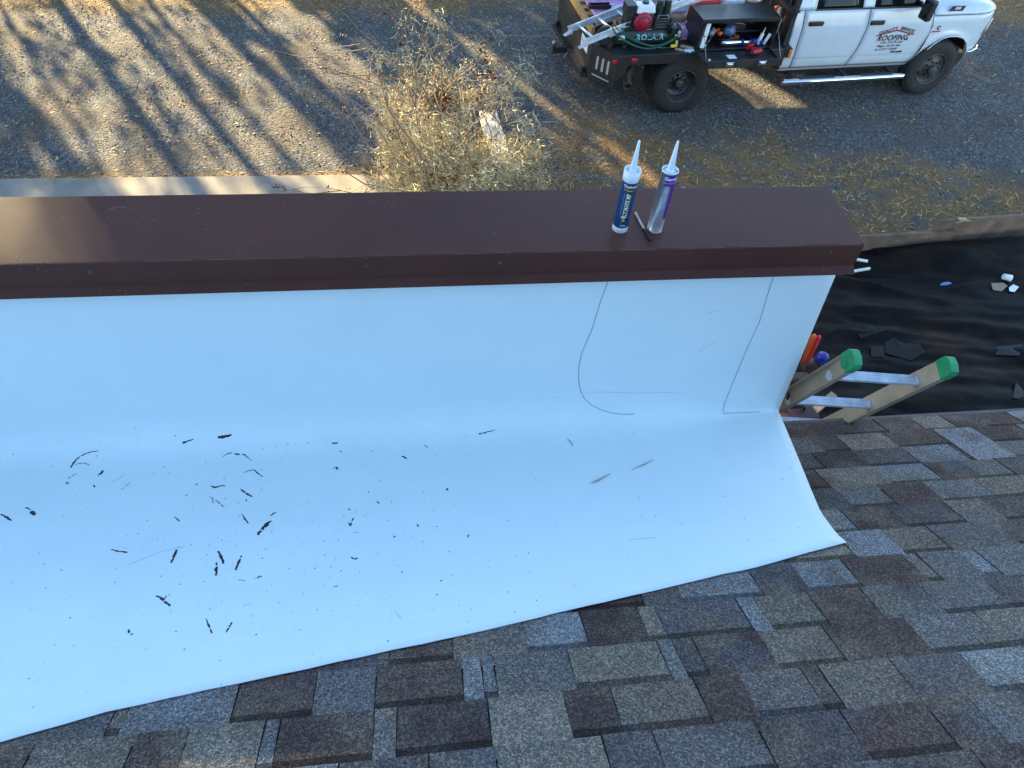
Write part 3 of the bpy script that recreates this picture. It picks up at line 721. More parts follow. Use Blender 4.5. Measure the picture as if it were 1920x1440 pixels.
def cartridge_blue(o):
    t = thing('sealant_cartridge', 'navy blue sealant cartridge with white nozzle standing on the brown metal cap', 'sealant tube', o)
    r = .0245; z = (0, 0, 0); A = math.atan2(-o[1], -o[0])
    MB().lathe(z, (0, 0, 1), [(0.0, .0225), (.001, .0245), (.0185, .0246), (.019, r), (.185, r), (.186, .0252), (.217, .0256), (.2172, .0222), (.206, .0215)], 32).build('tube_body', M['white_plastic'], t)
    MB().lathe((0, 0, .205), (0, 0, 1), [(0, .0218), (.001, .0218), (.006, .012), (.007, .0105), (.012, .0102), (.040, .0082), (.105, .0034), (.1065, .0022)], 20).build('nozzle', M['nozzle'], t)
    lb = MB(); lb.lathe((0, 0, 0), (0, 0, 1), [(.0205, r + .0003), (.1835, r + .0003)], 40, capends=False)
    lab = lb.build('label_wrap', M['navy'], t)
    bp = MB(); arc_panel(bp, z, r + .0006, A - .02, A + .55, .045, .170, 0); bp.build('black_panel', M['black'], lab)
    rr = r + .001
    y = MB(); arc_panel(y, z, rr, A - .045, A - .01, .040, .150); arc_panel(y, z, rr, A - .1, A + .62, .1565, .1585)
    put_text(y, wrap(z, rr, A + .2, .1605), 'PREMIUM SEALANT', .0045)
    put_text(y, wrap(z, rr, A + .50, .105, True), 'ADHESIVE  SEALANT  MULTI-PURPOSE', .0052)
    put_text(y, wrap(z, rr, A + .23, .052), 'b', .014, bold=.0006)
    y.build('yellow_lettering', M['yellow'], lab)
    w = MB(); put_text(w, wrap(z, rr, A + .25, .172), 'Titebond', .0125, bold=.0003)
    put_text(w, wrap(z, rr, A + .22, .103, True), 'ULTIMATE MP', .0145, bold=.0006); w.build('white_lettering', M['white_print'], lab)
    p = MB(); put_text(p, wrap(z, rr, A - .33, .108, True), 'Metal Roof Sealant  Waterproof  UV Stable', .0042); arc_panel(p, z, rr, A - .2, A + .35, .060, .066)
    arc_panel(p, z, rr, A - .05, A + .55, .030, .034); put_text(p, wrap(z, rr, A + .25, .0265), '10.1 FL OZ', .005); p.build('blue_lettering', M['paleblue'], lab)
    return t
cartridge_blue((0.630, 1.752, CZ))

def cartridge_silver(o):
    t = thing('sealant_cartridge', 'silver foil sealant cartridge with purple band standing right of the navy one', 'sealant tube', o)
    r = .0243; z = (0, 0, 0); A = math.atan2(-o[1], -o[0])
    MB().lathe(z, (0, 0, 1), [(0, .0225), (.0005, .0252), (.003, .0252), (.004, r), (.214, r), (.215, .0256), (.2185, .0256), (.2190, .0235), (.2135, .0228)], 32).build('tube_body', M['foil'], t)
    MB().lathe((0, 0, .2132), (0, 0, 1), [(0, .0229), (.0006, .0228), (.0007, .014), (.004, .0135), (.0045, .0105), (.012, .0100), (.045, .0078), (.098, .0032), (.0995, .002)], 20).build('nozzle', M['nozzle'], t)
    pr = MB(); arc_panel(pr, z, r + .0004, A - .35, A + 2.9, .176, .2125, n=24); arc_panel(pr, z, r + .0004, A + .72, A + 2.6, .055, .1765, n=14)
    lab = pr.build('purple_label', M['purple'], t); rr = r + .0009
    w = MB(); put_text(w, wrap(z, rr, A + .52, .2005), 'Geocel', .0155, bold=.0004); put_text(w, wrap(z, rr, A + .5, .1865), 'TRIPOLYMER SEALANT', .0052); w.build('white_lettering', M['white_print'], lab)
    g = MB()
    for i in range(7): put_text(g, wrap(z, rr, A - .05 + i * .095, .128 + .002 * (i % 3), True), random.choice(['Apply to clean dry surface and tool', 'Store in a cool place between uses', 'Use with adequate ventilation only']), .0032)
    for i in range(4): put_text(g, wrap(z, rr, A + .15, .040 - i * .0052), random.choice(['WARNING Keep from children', 'Made in USA  295 mL', 'DANGER Combustible liquid']), .0036)
    arc_panel(g, z, rr, A - .2, A + .55, .0125, .0140); g.build('small_print', M['greyprint'], t)
    return t
cartridge_silver((0.742, 1.747, CZ))

bit = MB(); p0, p1 = Vector((0.697, 1.832, CZ + .0045)), Vector((0.713, 1.687, CZ + .0045))
ax = (p1 - p0).normalized(); e1 = Vector((0, 0, 1)); e2 = ax.cross(e1)
rows_ = []
for i in range(61):
    t = i / 60 * .62; c = p0.lerp(p1, t); tw = i * .52; row = []
    for j in range(9):
        a = 2 * math.pi * j / 8; rad = .0042 * (1 - .38 * max(0, math.cos(2 * (a - tw)))) * min(1, .25 + i / 6)
        row.append(c + e1 * (rad * math.cos(a)) + e2 * (rad * math.sin(a)))
    rows_.append(row)
bit.grid(rows_, 0)
M['steel'] = mat('tool_steel', (0.33, 0.33, 0.34), 0.35, 0.9, var=.2, scale=80); M['darksteel'] = mat('dark_steel', (0.03, 0.03, 0.032), 0.45, 0.6)
db = thing('drill_bit', 'twist drill bit lying on the brown cap at the foot of the silver cartridge', 'drill bit', tuple(p0 - Vector((0, 0, .0045))))
o = bit.build('flutes', M['steel'], db, fix=False); o.location = -Vector(db.location)
sh = MB(); sh.cyl(p0.lerp(p1, .60), p0.lerp(p1, .8), .0040, .0040, 10); sh.cyl(p0.lerp(p1, .8), p1, .0046, .0044, 6, smooth=False)
o = sh.build('shank', M['darksteel'], db); o.location = -Vector(db.location)

# ------------------------------------------------------------------ ladder at the end of the wall
M['rail_tan'] = mat('weathered_rail', (0.50, 0.39, 0.27), 0.5, 0.25, var=.2, scale=5, dirt=(.12, .1, .08), dirt_amt=.5, bump=.15)
M['alu'] = mat('aluminium', (0.66, 0.70, 0.76), 0.42, 0.5, var=.1, scale=25, dirt=(.15, .15, .16), dirt_amt=.4)
M['green_cap'] = mat('green_plastic', (0.010, 0.31, 0.115), 0.4, var=.12, scale=20, dirt=(.02, .06, .03), dirt_amt=.5)
uL = Vector((.08, -.235, .68)).normalized(); topR = Vector((1.992, 1.585, 3.39)); wv = Vector((-1, .10, -.08)).normalized()
nv = uL.cross(wv).normalized()            # across the rail depth
wv = nv.cross(uL).normalized(); WID = .392
lenL = (topR.z - .02) / uL.z
foot = topR - uL * lenL
ladder = thing('extension_ladder', 'tan-railed extension ladder with green rail caps leaning at the eave beside the wall', 'ladder', tuple(foot))
def lb(mb, name, m, **k):
    o = mb.build(name, m, ladder, **k); o.location = -foot; return o
def frame_box(mb, o, lo, hi, mi=0):       # box in ladder axes: along, across, depth
    pts = [o + uL * a + wv * b + nv * c for c in (lo[2], hi[2]) for a, b in ((lo[0], lo[1]), (hi[0], lo[1]), (hi[0], hi[1]), (lo[0], hi[1]))]
    mb.add(pts, [(3, 2, 1, 0), (4, 5, 6, 7), (0, 1, 5, 4), (1, 2, 6, 5), (2, 3, 7, 6), (3, 0, 4, 7)], mi)
for side in (0, 1):
    o0 = topR + wv * (WID * side); sg = 1 if side else -1        # channels open outwards
    mb = MB(); frame_box(mb, o0, (-lenL, -.002, -.038), (0, .002, .038))
    for q in (-.038, .034): frame_box(mb, o0, (-lenL, min(0, sg * .028), q), (-.0005, max(0, sg * .028), q + .004))
    rail = lb(mb, 'rail', M['rail_tan'], bevel=.0012)
    cp_ = MB(); pr_ = [(-.040, -.0400), (.006, -.0400), (.020, -.030), (.026, 0), (.020, .030), (.006, .0400), (-.040, .0400)]
    def ext(t): return [o0 + uL * a + nv * c + wv * t for a, c in pr_]
    a_s, b_s = ext(sg * .031), ext(-sg * .0045); k = len(pr_)
    cp_.add(a_s + b_s, [tuple(range(k)), tuple(range(2 * k - 1, k - 1, -1))] + [(i, (i + 1) % k, k + (i + 1) % k, k + i) for i in range(k)])
    frame_box(cp_, o0, (-.05, min(sg * .0305, sg * .034), -.02), (-.015, max(sg * .0305, sg * .034), .02))
    lb(cp_, 'end_cap', M['green_cap'], bevel=.004)
for i in range(11):
    t = -.165 - i * .292
    c0 = topR + uL * t - wv * .006; c1 = topR + uL * t + wv * (WID + .006)
    if c0.z < .1: break
    mb = MB()
    prof_r = [(.016, -.020), (.016, .020), (.008, .023), (-.010, .014), (-.014, 0), (-.010, -.014), (.008, -.023)]
    k = len(prof_r); A_ = [c0 + uL * a + nv * b for a, b in prof_r]; B_ = [c1 + uL * a + nv * b for a, b in prof_r]
    mb.add(A_ + B_, [tuple(range(k)), tuple(range(2 * k - 1, k - 1, -1))] + [(j, (j + 1) % k, k + (j + 1) % k, k + j) for j in range(k)])
    for b in np.linspace(-.017, .017, 5):                      # grip ribs
        frame_box(mb, topR + uL * t, (.0155, .005, b - .0014), (.0188, WID - .005, b + .0012))
    rg = lb(mb, 'rung', M['alu'])
    cl = MB()
    for e, s_ in ((0, 1), (WID, -1)): cl.cyl(topR + uL * t + wv * (e + s_ * .003), topR + uL * t + wv * (e + s_ * .009), .024, .022, 16)
    q = cl.build('collar', M['alu'], rg)
    hole = MB(); q0 = topR + uL * t + wv * WID
    hole.lathe(q0 + wv * .0025, wv, [(0, .020), (.003, .019), (.0032, .013)], 16, capends=False); hole.build('rung_end', M['alu'], rg); MB().cyl(q0 + wv * .0024, q0 + wv * .0032, .0128, n=14).build('rung_bore', M['black'], rg)

# ------------------------------------------------------------------ tool pouch hung on the ladder
fwd = ROT @ np.array([0, 0, -1.0])
def at_depth(px_, py_, d): r = pix(px_, py_); return Vector(CAM + r * (d / (r @ fwd)))
M['leather'] = mat('brown_leather', (0.055, 0.022, 0.018), 0.7, var=.3, scale=25, bump=.3)
M['orange'] = mat('orange_grip', (0.85, 0.13, 0.02), 0.45, var=.1); M['redgrip'] = mat('red_grip', (0.85, 0.035, 0.05), 0.45, var=.1)
M['bluebag'] = mat('blue_plastic', (0.006, 0.02, 0.22), 0.4, var=.2)
pc = at_depth(1494, 712, 3.36)
pouch = thing('tool_pouch', 'brown leather tool pouch hung beside the ladder holding orange and red handles', 'tool pouch', tuple(pc - Vector((0, 0, .16))))
def pbd(mb, name, m, par=pouch, **k):
    o = mb.build(name, m, par, **k)
    if par is pouch: o.location = -Vector(pouch.location)
    return o
rx = Matrix.Rotation(R(-12), 3, 'X')
pbd(MB().box(pc - Vector((.0, 0, .075)), (.13, .06, .17), rx, taper=1.12), 'pouch_body', M['leather'], bevel=.012)
pbd(MB().box(pc + Vector((.035, -.045, -.09)), (.06, .03, .11), rx, taper=1.1), 'side_pocket', M['leather'], bevel=.008)
# strap up to the ladder rail
rail_pt = topR + wv * (WID + .015) - uL * .44
strap_a = pc + Vector((.05, -.02, .0))
pbd(MB().tube([strap_a, strap_a.lerp(rail_pt, .5) - Vector((0, 0, .03)), rail_pt, rail_pt - wv * .03 - nv * .05], .006, 6), 'strap', M['leather'])
for (pa, pe, m_, r_) in (((1499, 664), (1511, 629), 'orange', .0095), ((1511, 666), (1528, 627), 'orange', .0115), ((1519, 668), (1537, 629), 'redgrip', .0095)):
    a = at_depth(*pa, 3.32); b = at_depth(*pe, 3.20)
    a2 = a + (a - b) * .35
    pbd(MB().tube([a2, a, a.lerp(b, .5), a.lerp(b, .93), b], [r_ * .8, r_ * .85, r_ * 1.05, r_, r_ * .45], 12), 'tool_handle', M[m_])
bb = at_depth(1541, 672, 3.42)
tk = tag(MB().lathe(bb - Vector((0, 0, .03)), (0, 0, 1), [(0, .02), (.004, .028), (.05, .028), (.054, .024), (.06, .01)], 18).build('chalk_bottle', M['bluebag']), 'small blue plastic bottle tucked behind the tool pouch', 'bottle')
tk.parent = None
pbd(MB().box(bb + Vector((-.03, .0, -.045)), (.10, .055, .05), rx), 'belt_loop', M['leather'], bevel=.01)

# ------------------------------------------------------------------ fabric bed and what lies on it
M['fabric'] = mat('black_landscape_fabric', (0.0050, 0.0038, 0.0035), 0.5, var=.6, scale=2.2, bump=1.0, bscale=7, dirt=(.034, .018, .010), dirt_amt=.65, spec=.09)
fx = np.arange(1.2, 9.4, .04); fy = np.arange(1.5, 6.12, .035); rows_ = []
def fab_z(x, y):
    w = .035 * noise.noise(Vector((x * .8, y * 3.6 + x * .55, 0))) + .034 * noise.noise(Vector((x * 1.4 - y, y * 7.5 + x, 4))) + .012 * noise.noise(Vector((x * 4 - y, y * 15 + x * 2, 14))) + .05 * noise.noise(Vector((x * .5, y * .6, 8)))
    ridge = .035 * max(0, 1 - abs(y - (5.35 + .14 * (x - 6) + .12 * math.sin(x * 2.1))) / .16)
    up = (.0 + .15 * max(0, min(1, (x - 5.15) / .95))) * max(0, min(1, (y - 5.55 - .10 * math.sin(x * 1.7 + 1)) / .42)) ** 1.3
    f1 = y * 1.0 + x * .22 + .25 * noise.noise(Vector((x * .5, y * .5, 20))); f2 = y * .9 - x * .35 + .3 * noise.noise(Vector((x * .4, y * .4, 30)))
    folds = .055 * max(0, 1 - abs((f1 * 1.6) % 1 - .5) / .10) * max(0, noise.noise(Vector((x * .7, y * .9, 11))) + .25) + .05 * max(0, 1 - abs((f2 * 1.3) % 1 - .5) / .09) * max(0, noise.noise(Vector((x * .6, y * .8, 17))) + .15)
    return .10 + w + ridge + up + folds
for y in fy: rows_.append([(x, y, fab_z(x, y)) for x in fx])
fab = MB().grid(rows_).build('landscape_fabric', M['fabric'], fix=False); fab.data.flip_normals() if fab.data.polygons[0].normal.z < 0 else None
tag(fab, 'black landscape fabric wrinkled over the ground beside the house', 'fabric')

M['old_wood'] = mat('weathered_wood', (0.19, 0.125, 0.09), 0.9, var=.35, scale=6, bump=.6, bscale=35, dirt=(.07, .05, .04), dirt_amt=.6)
M['pale_wood'] = mat('split_wood', (0.42, 0.30, 0.19), 0.85, var=.25, scale=10, bump=.4, bscale=60)
def board(name, label, a, b, h, th, z0, m, notch=None, seed=0):
    """a weathered plank on edge between two ground points, with an uneven top"""
    a = Vector((*a, 0)); b = Vector((*b, 0)); d = (b - a); L = d.length; d.normalize(); nn = Vector((-d.y, d.x, 0)); rows_ = []
    N = 40; top = []
    for i in range(N + 1):
        s_ = i / N; q = a + d * L * s_
        t = z0 + h + .012 * noise.noise(Vector((s_ * 9, seed, 0))) + .006 * noise.noise(Vector((s_ * 31, seed, 3)))
        if notch and s_ < notch: t -= (1 - s_ / notch) ** .8 * h * .75
        bow = .012 * noise.noise(Vector((s_ * 3, seed, 8)))
        row = [q + nn * (o_ + bow) + Vector((0, 0, z_)) for o_, z_ in ((0, z0), (0, z0 + (t - z0) * .33), (.004, z0 + (t - z0) * .36), (0, z0 + (t - z0) * .40), (0, t), (th, t - .004), (th, z0), (0, z0))]
        rows_.append(row)
    mb = MB(); mb.grid(rows_, 0, False); mb.add(rows_[0][:7], [tuple(range(7))]); mb.add(rows_[-1][:7], [tuple(range(6, -1, -1))])
    return tag(mb.build(name, m), label, 'plank', 'timber edging of the bed')
board('edging_plank', 'low weathered plank edging just right of the brown cap', (4.2, 6.02), (6.35, 6.12), .30, .045, .02, M['old_wood'], seed=1)
board('edging_plank', 'taller weathered plank with a split left end at the right border', (5.93, 6.155), (9.2, 6.36), .43, .045, .02, M['old_wood'], notch=.05, seed=2)
sp_ = MB(); q = on_z(1805, 420, .40); rot_ = Matrix.Rotation(R(14), 3, 'Y') @ Matrix.Rotation(R(12), 3, 'Z')
sp_.box((q[0] + .02, q[1] + .03, .445), (.24, .05, .022), rot_); sp_.box((q[0] - .07, q[1] + .035, .415), (.16, .045, .02), Matrix.Rotation(R(-10), 3, 'Y'))
tag(sp_.build('wood_splinter', M['pale_wood'], bevel=.004), 'pale split wood fragment resting on the taller plank', 'wood scrap')
M['pvc'] = mat('white_pvc', (0.72, 0.74, 0.72), 0.4, var=.06, dirt=(.3, .27, .22), dirt_amt=.3)
def lie(x, y): return fab_z(x, y)
for lab, a, b, r_ in (('short white pipe stub under the right end of the brown cap', (4.93, 5.90, .15), (5.16, 5.83, .15), .018),
                      ('long white pipe lying in a fold of the black fabric by the wall end', (4.4, 5.62, .10), (5.16, 5.742, .118), .018)):
    mb = MB(); mb.lathe(a, Vector(b) - Vector(a), [(0, r_ * .8), (0, r_), ((Vector(b) - Vector(a)).length, r_), ((Vector(b) - Vector(a)).length, r_ * .8)], 16)
    tag(mb.build('plastic_pipe', M['pvc']), lab, 'pipe')
def scrap(name, label, cat, poly, m, lift=.009, th=.0015, solid=True):
    """a flat offcut lying on the fabric, following its folds; corners given in the photograph"""
    P = [on_z(px_, py_, .10) for px_, py_ in poly]; P = [Vector((p[0], p[1], fab_z(p[0], p[1]) + lift)) for p in P]
    c = sum(P, Vector()) / len(P); c.z = fab_z(c.x, c.y) + lift
    k = len(P); mb = MB(); mb.add([*P, c], [(i, (i + 1) % k, k) for i in range(k)])
    mb.add([p - Vector((0, 0, th)) for p in P] + P, [(i, (i + 1) % k, k + (i + 1) % k, k + i) for i in range(k)])
    mb.add([p - Vector((0, 0, th)) for p in P], [tuple(range(k - 1, -1, -1))])
    return tag(mb.build(name, m, fix=False), label, cat, 'scraps on the black fabric')
M['felt'] = mat('grey_felt', (0.010, 0.009, 0.0095), 0.9, var=.25, scale=9, bump=.3); M['felt2'] = mat('brown_felt', (0.013, 0.009, 0.007), 0.9, var=.3, scale=9)
M['palefelt'] = mat('pale_felt', (0.028, 0.029, 0.032), 0.85, var=.2, scale=9)
scrap('felt_scrap', 'leaf-shaped grey scrap lying on black fabric, the one nearest the wall end', 'scrap', [(1608, 630), (1625, 612), (1660, 608), (1690, 612), (1660, 622), (1615, 634)], M['felt'])
scrap('felt_scrap', 'pointed grey scrap on black fabric directly above the ladder', 'scrap', [(1660, 640), (1675, 633), (1690, 640), (1725, 646), (1735, 660), (1710, 674), (1662, 660)], M['felt'])
scrap('felt_scrap', 'small dark brown square scrap on black fabric beside the pointed grey one', 'scrap', [(1634, 648), (1659, 646), (1658, 670), (1633, 668)], M['felt2'])
scrap('felt_scrap', 'pale rectangular scrap on black fabric near the right border', 'scrap', [(1867, 650), (1915, 647), (1910, 668), (1867, 664)], M['palefelt'])
scrap('felt_scrap', 'two crossed pale strips on black fabric at the right border, lowest scrap', 'scrap', [(1897, 748), (1906, 716), (1919, 724), (1918, 744), (1908, 750)], M['palefelt'])
0 and scrap('felt_scrap', 'long dull grey strip along the fabric fold below the planks', 'scrap', [(1755, 492), (1865, 476), (1866, 484), (1760, 505)], M['felt'])
scrap('plastic_scrap', 'small bright blue plastic scrap on the black fabric', 'scrap', [(1761, 536), (1768, 529), (1778, 529), (1784, 533), (1772, 538)], mat('blue_scrap', (0.16, 0.26, 0.5), .4))
c_ = on_z(1887, 520, .14); mb = MB(); mb.lathe((c_[0] - .04, c_[1] + .01, fab_z(c_[0], c_[1]) + .034), (1, -.35, -.05), [(0, .030), (.002, .034), (.09, .040), (.092, .037), (.02, .030)], 18, capends=True)
tag(mb.build('foam_cup', M['white_print']), 'crushed white foam cup lying on black fabric by the planks', 'cup')
scrap('paper_scrap', 'crumpled white paper bit just below the foam cup', 'scrap', [(1890, 541), (1897, 537), (1908, 541), (1902, 548), (1892, 547)], M['white_print'], lift=.02)
scrap('paper_scrap', 'tan paper scrap left of the crumpled white bit', 'scrap', [(1856, 534), (1880, 532), (1888, 538), (1878, 546), (1862, 543)], mat('tan_paper', (.3, .22, .14), .9))
# things on the ground below the ladder
M['maroon'] = mat('maroon_paint', (0.035, 0.006, 0.007), 0.5, var=.2)
q = on_z(1484, 776, .2); mb = MB(); mb.box((q[0] + .02, q[1], .16), (.36, .24, .14), Matrix.Rotation(R(10), 3, 'Z'))
mb.box((q[0] + .02, q[1], .24), (.38, .26, .03), Matrix.Rotation(R(10), 3, 'Z'))
bx_ = tag(mb.build('tool_case', M['maroon'], bevel=.012), 'dark red tool case on the ground behind the ladder rungs', 'tool case')
mb = MB(); mb.tube([(q[0] - .08, q[1], .255), (q[0] - .08, q[1], .30), (q[0] + .1, q[1], .30), (q[0] + .1, q[1], .255)], .011, 8); o = mb.build('handle', M['black'], bx_)
q = on_z(1514, 782, .1); mb = MB(); mb.box((q[0] + .06, q[1] + .02, .19), (.52, .07, .035), Matrix.Rotation(R(32), 3, 'Z') @ Matrix.Rotation(R(-9), 3, 'Y'))
tag(mb.build('wood_offcut', M['pale_wood'], bevel=.003), 'light wood offcut on the ground seen between the ladder rungs', 'wood scrap')

# ------------------------------------------------------------------ the work truck
TA0 = np.array([3.764, 9.306, 0.0]); TYAW = R(6.0)
TF = np.array([math.cos(TYAW), math.sin(TYAW), 0]); TL = np.array([-math.sin(TYAW), math.cos(TYAW), 0])
def tl(px_, py_, y):                       # sight line met with the truck's lengthwise upright plane at depth y, in truck axes
    r = pix(px_, py_); o = CAM - TA0; t = (y - o @ TL) / (r @ TL); q = o + r * t; return Vector((q @ TF, y, q[2]))
def tz(px_, py_, z):
    q = on_z(px_, py_, z) - TA0; return Vector((q @ TF, q @ TL, z))
def tw(p): return Vector(TA0 + TF * p[0] + TL * p[1] + np.array([0, 0, p[2]]))     # truck axes to world
TW = 2.42
M['paint'] = mat('white_car_paint', (0.56, 0.62, 0.68), 0.3, var=.03, coat=.5, dirt=(.45, .40, .34), dirt_amt=.18)
M['trim'] = mat('black_trim', (0.012, 0.012, 0.014), 0.5, var=.2)
M['bedblack'] = mat('black_bed_steel', (0.014, 0.014, 0.017), 0.5, var=.4, scale=6, bump=.25, bscale=50, dirt=(.05, .045, .04), dirt_amt=.5)
M['rubber'] = mat('tyre_rubber', (0.020, 0.019, 0.019), 0.85, var=.25, scale=9, dirt=(.05, .043, .037), dirt_amt=.4, bump=.2, bscale=120)
M['rimsteel'] = mat('grey_wheel_steel', (0.065, 0.064, 0.066), 0.55, 0.4, var=.25, scale=14, dirt=(.12, .10, .08), dirt_amt=.45)
M['chrome'] = mat('chrome', (0.75, 0.77, 0.80), 0.12, 1.0, var=.05)
M['glass'] = mat('dark_glass', (0.006, 0.008, 0.008), 0.08, var=.1, spec=.25)
M['red_lens'] = mat('red_lens', (0.55, 0.010, 0.008), 0.25, coat=.6); M['amber_lens'] = mat('amber_lens', (0.75, 0.20, 0.02), 0.25, coat=.6)
M['clear_lens'] = mat('clear_lens', (0.62, 0.64, 0.66), 0.12, 0.3, coat=.8)
M['gap'] = mat('panel_gap', (0.02, 0.022, 0.028), 0.8)
truck = thing('pickup_truck', 'white crew cab work truck with black flatbed and roofing company lettering', 'truck', tuple(TA0), TYAW)

def yb(z):                                  # body side section
    return float(np.interp(z, [.42, .47, .50, .56, .63, .650, .66, .80, 1.00, 1.10, 1.14, 1.22, 1.31, 1.34, 1.90], [.30, .245, .222, .198, .188, .189, .181, .176, .176, .180, .188, .205, .225, .235, .43]))
def side_panel(zs, xl, xr, n=10, near=True, off=0.0, mi=0, nosefn=None):
    rows_ = []
    for z in zs:
        a, b = np.interp(z, [p[0] for p in xl], [p[1] for p in xl]), np.interp(z, [p[0] for p in xr], [p[1] for p in xr])
        row = []
        for t in np.linspace(0, 1, n):
            x = a + (b - a) * t; y = yb(z) + off + (nosefn(x) if nosefn else 0); row.append((x, y if near else TW - y, z))
        rows_.append(row)
    return rows_
RD_L = [(.5, 1.785), (.8, 1.755), (1.03, 1.745), (1.31, 1.725)]; RD_R = [(.5, 2.695), (.8, 2.762), (1.05, 2.775), (1.31, 2.752)]
FD_L = [(z, x + .009) for z, x in RD_R]; FD_R = [(.5, 3.790), (.66, 3.830), (.9, 3.878), (1.05, 3.868), (1.2, 3.825), (1.31, 3.79)]
zs = [.50, .53, .56, .60, .635, .648, .655, .665, .70, .8, .9, 1.0, 1.06, 1.10, 1.12, 1.15, 1.2, 1.26, 1.31]
doors = {}
for nm, l_, r_ in (('rear', RD_L, RD_R), ('front', FD_L, FD_R)):
    mb = MB().grid(side_panel(zs, l_, r_, 12)); o = mb.build('door', M['paint'], truck, fix=False, solid=.02); doors[nm] = o
    o.data.flip_normals() if o.data.polygons[0].normal.y > 0 else None
doors['front']['label'] = 'front passenger door with roofing company lettering'
for nm, px_, py_ in (('rear', 1531, 45), ('front', 1646, 43)):
    p = tl(px_, py_, .17); hd = MB(); hd.box((p.x, .172, p.z), (.225, .03, .062)); hd.build('handle', M['trim'], doors[nm], bevel=.012)
for nm_, ln in (('rear', RD_L), ('rear', RD_R), ('front', FD_R)):
    g_ = MB(); g_.tube([(float(np.interp(z, [p[0] for p in ln], [p[1] for p in ln])) + (-.004 if ln is RD_L else .0045), yb(z) - .0005, z) for z in zs], .0042, 5, cap=False); g_.build('panel_gap', M['gap'], truck)
# panel behind the doors that shows as dark gaps, cab shell, sills
inner = MB(); inner.grid(side_panel(zs, [(.5, 1.70), (1.31, 1.68)], [(.5, 3.80), (.66, 3.84), (.9, 3.89), (1.31, 3.80)], 4, off=.03))
inner.build('door_gap_lining', M['gap'], truck, fix=False)
corner = MB(); corner.grid(side_panel(zs, [(.5, 1.62), (1.0, 1.60), (1.31, 1.57)], [(z, x - .008) for z, x in RD_L], 6))
corner.build('cab_corner_panel', M['paint'], truck, fix=False, solid=.015)
sill = MB(); sill.grid([[(x, y_, z_) for x in (1.62, 1.9, 2.6, 3.3, 3.80)] for y_, z_ in ((.222, .494), (.235, .475), (.25, .45), (.30, .425), (.5, .42))])
sill.build('rocker_panel', M['paint'], truck, fix=False)
far = MB(); far.grid(side_panel(zs, [(.5, 1.62), (1.31, 1.57)], [(.5, 3.80), (1.31, 3.86)], 12, near=False)); far.build('far_door_side', M['paint'], truck)
bk = MB(); bk.b2((1.60, .22, .48), (1.64, TW - .22, 1.32)); bk.b2((1.66, .26, .40), (3.8, TW - .26, .49)); bk.build('cab_shell', M['trim'], truck)
# greenhouse
GZ = [1.315, 1.36, 1.45, 1.6, 1.75, 1.84]
def gl(x0b, x1b, x0t, x1t, name, m, off, near=True, par=truck):
    mb = MB().grid(side_panel(GZ, [(1.315, x0b), (1.84, x0t)], [(1.315, x1b), (1.84, x1t)], 5, near, off)); return mb.build(name, m, par, fix=False, solid=.012)
gl(1.88, 2.63, 1.90, 2.58, 'window', M['glass'], .012, par=doors['rear']); gl(2.80, 3.58, 2.74, 3.22, 'window', M['glass'], .012, par=doors['front'])
gl(1.56, 1.885, 1.66, 1.905, 'rear_pillar', M['paint'], 0); gl(2.625, 2.805, 2.575, 2.745, 'centre_pillar', M['paint'], 0); gl(3.575, 3.80, 3.215, 3.32, 'front_pillar', M['paint'], 0)
gl(1.88, 3.58, 1.9, 3.22, 'window', M['glass'], .012, False); gl(1.56, 1.885, 1.66, 1.905, 'rear_pillar', M['paint'], 0, False); gl(3.575, 3.80, 3.215, 3.32, 'front_pillar', M['paint'], 0, False)
belt = MB(); belt.grid([[(x, yb(1.315) + d_, z_) for x in np.linspace(1.87, 3.66, 8)] for d_, z_ in ((-.004, 1.306), (-.008, 1.314), (.004, 1.328))]); belt.build('belt_moulding', M['trim'], truck, fix=False)
rf = MB(); yr = yb(1.84)
rf.grid([[(x, y_, 1.84 + dz + .02 * math.sin(math.pi * (x - 1.6) / 1.8)) for x in np.linspace(1.64, 3.36, 8)] for y_, dz in ((yr, 0), (yr + .08, .06), (.9, .09), (TW / 2, .10), (TW - .9, .09), (TW - yr - .08, .06), (TW - yr, 0))]); rf.build('cab_roof', M['paint'], truck, fix=False, solid=.03)
ws = MB(); ws.grid([[(x, y_, z_) for y_ in np.linspace(w_, TW - w_, 7)] for x, z_, w_ in ((3.30, 1.86, yr + .03), (3.55, 1.60, yb(1.6) + .02), (3.84, 1.30, yb(1.31) + .03))]); ws.build('windscreen', M['glass'], truck, fix=False)
rw = MB(); rw.grid([[(x, y_, z_) for y_ in (yr + .1, TW / 2, TW - yr - .1)] for x, z_ in ((1.67, 1.84), (1.60, 1.32))]); rw.build('rear_window', M['glass'], truck, fix=False)
st = MB()
for y_ in (.55, 1.45): st.b2((2.75, y_, .75), (3.25, y_ + .5, .92)); st.b2((2.62, y_, .9), (2.80, y_ + .5, 1.45)); st.b2((2.65, y_ + .13, 1.47), (2.76, y_ + .37, 1.66))
st.b2((1.8, .45, .75), (2.3, 1.97, .92)); st.b2((1.72, .45, .9), (1.86, 1.97, 1.4)); st.b2((3.55, .35, .9), (3.8, 2.05, 1.22)); st.build('seats', mat('grey_seat', (.05, .05, .055), .9), truck, bevel=.03)
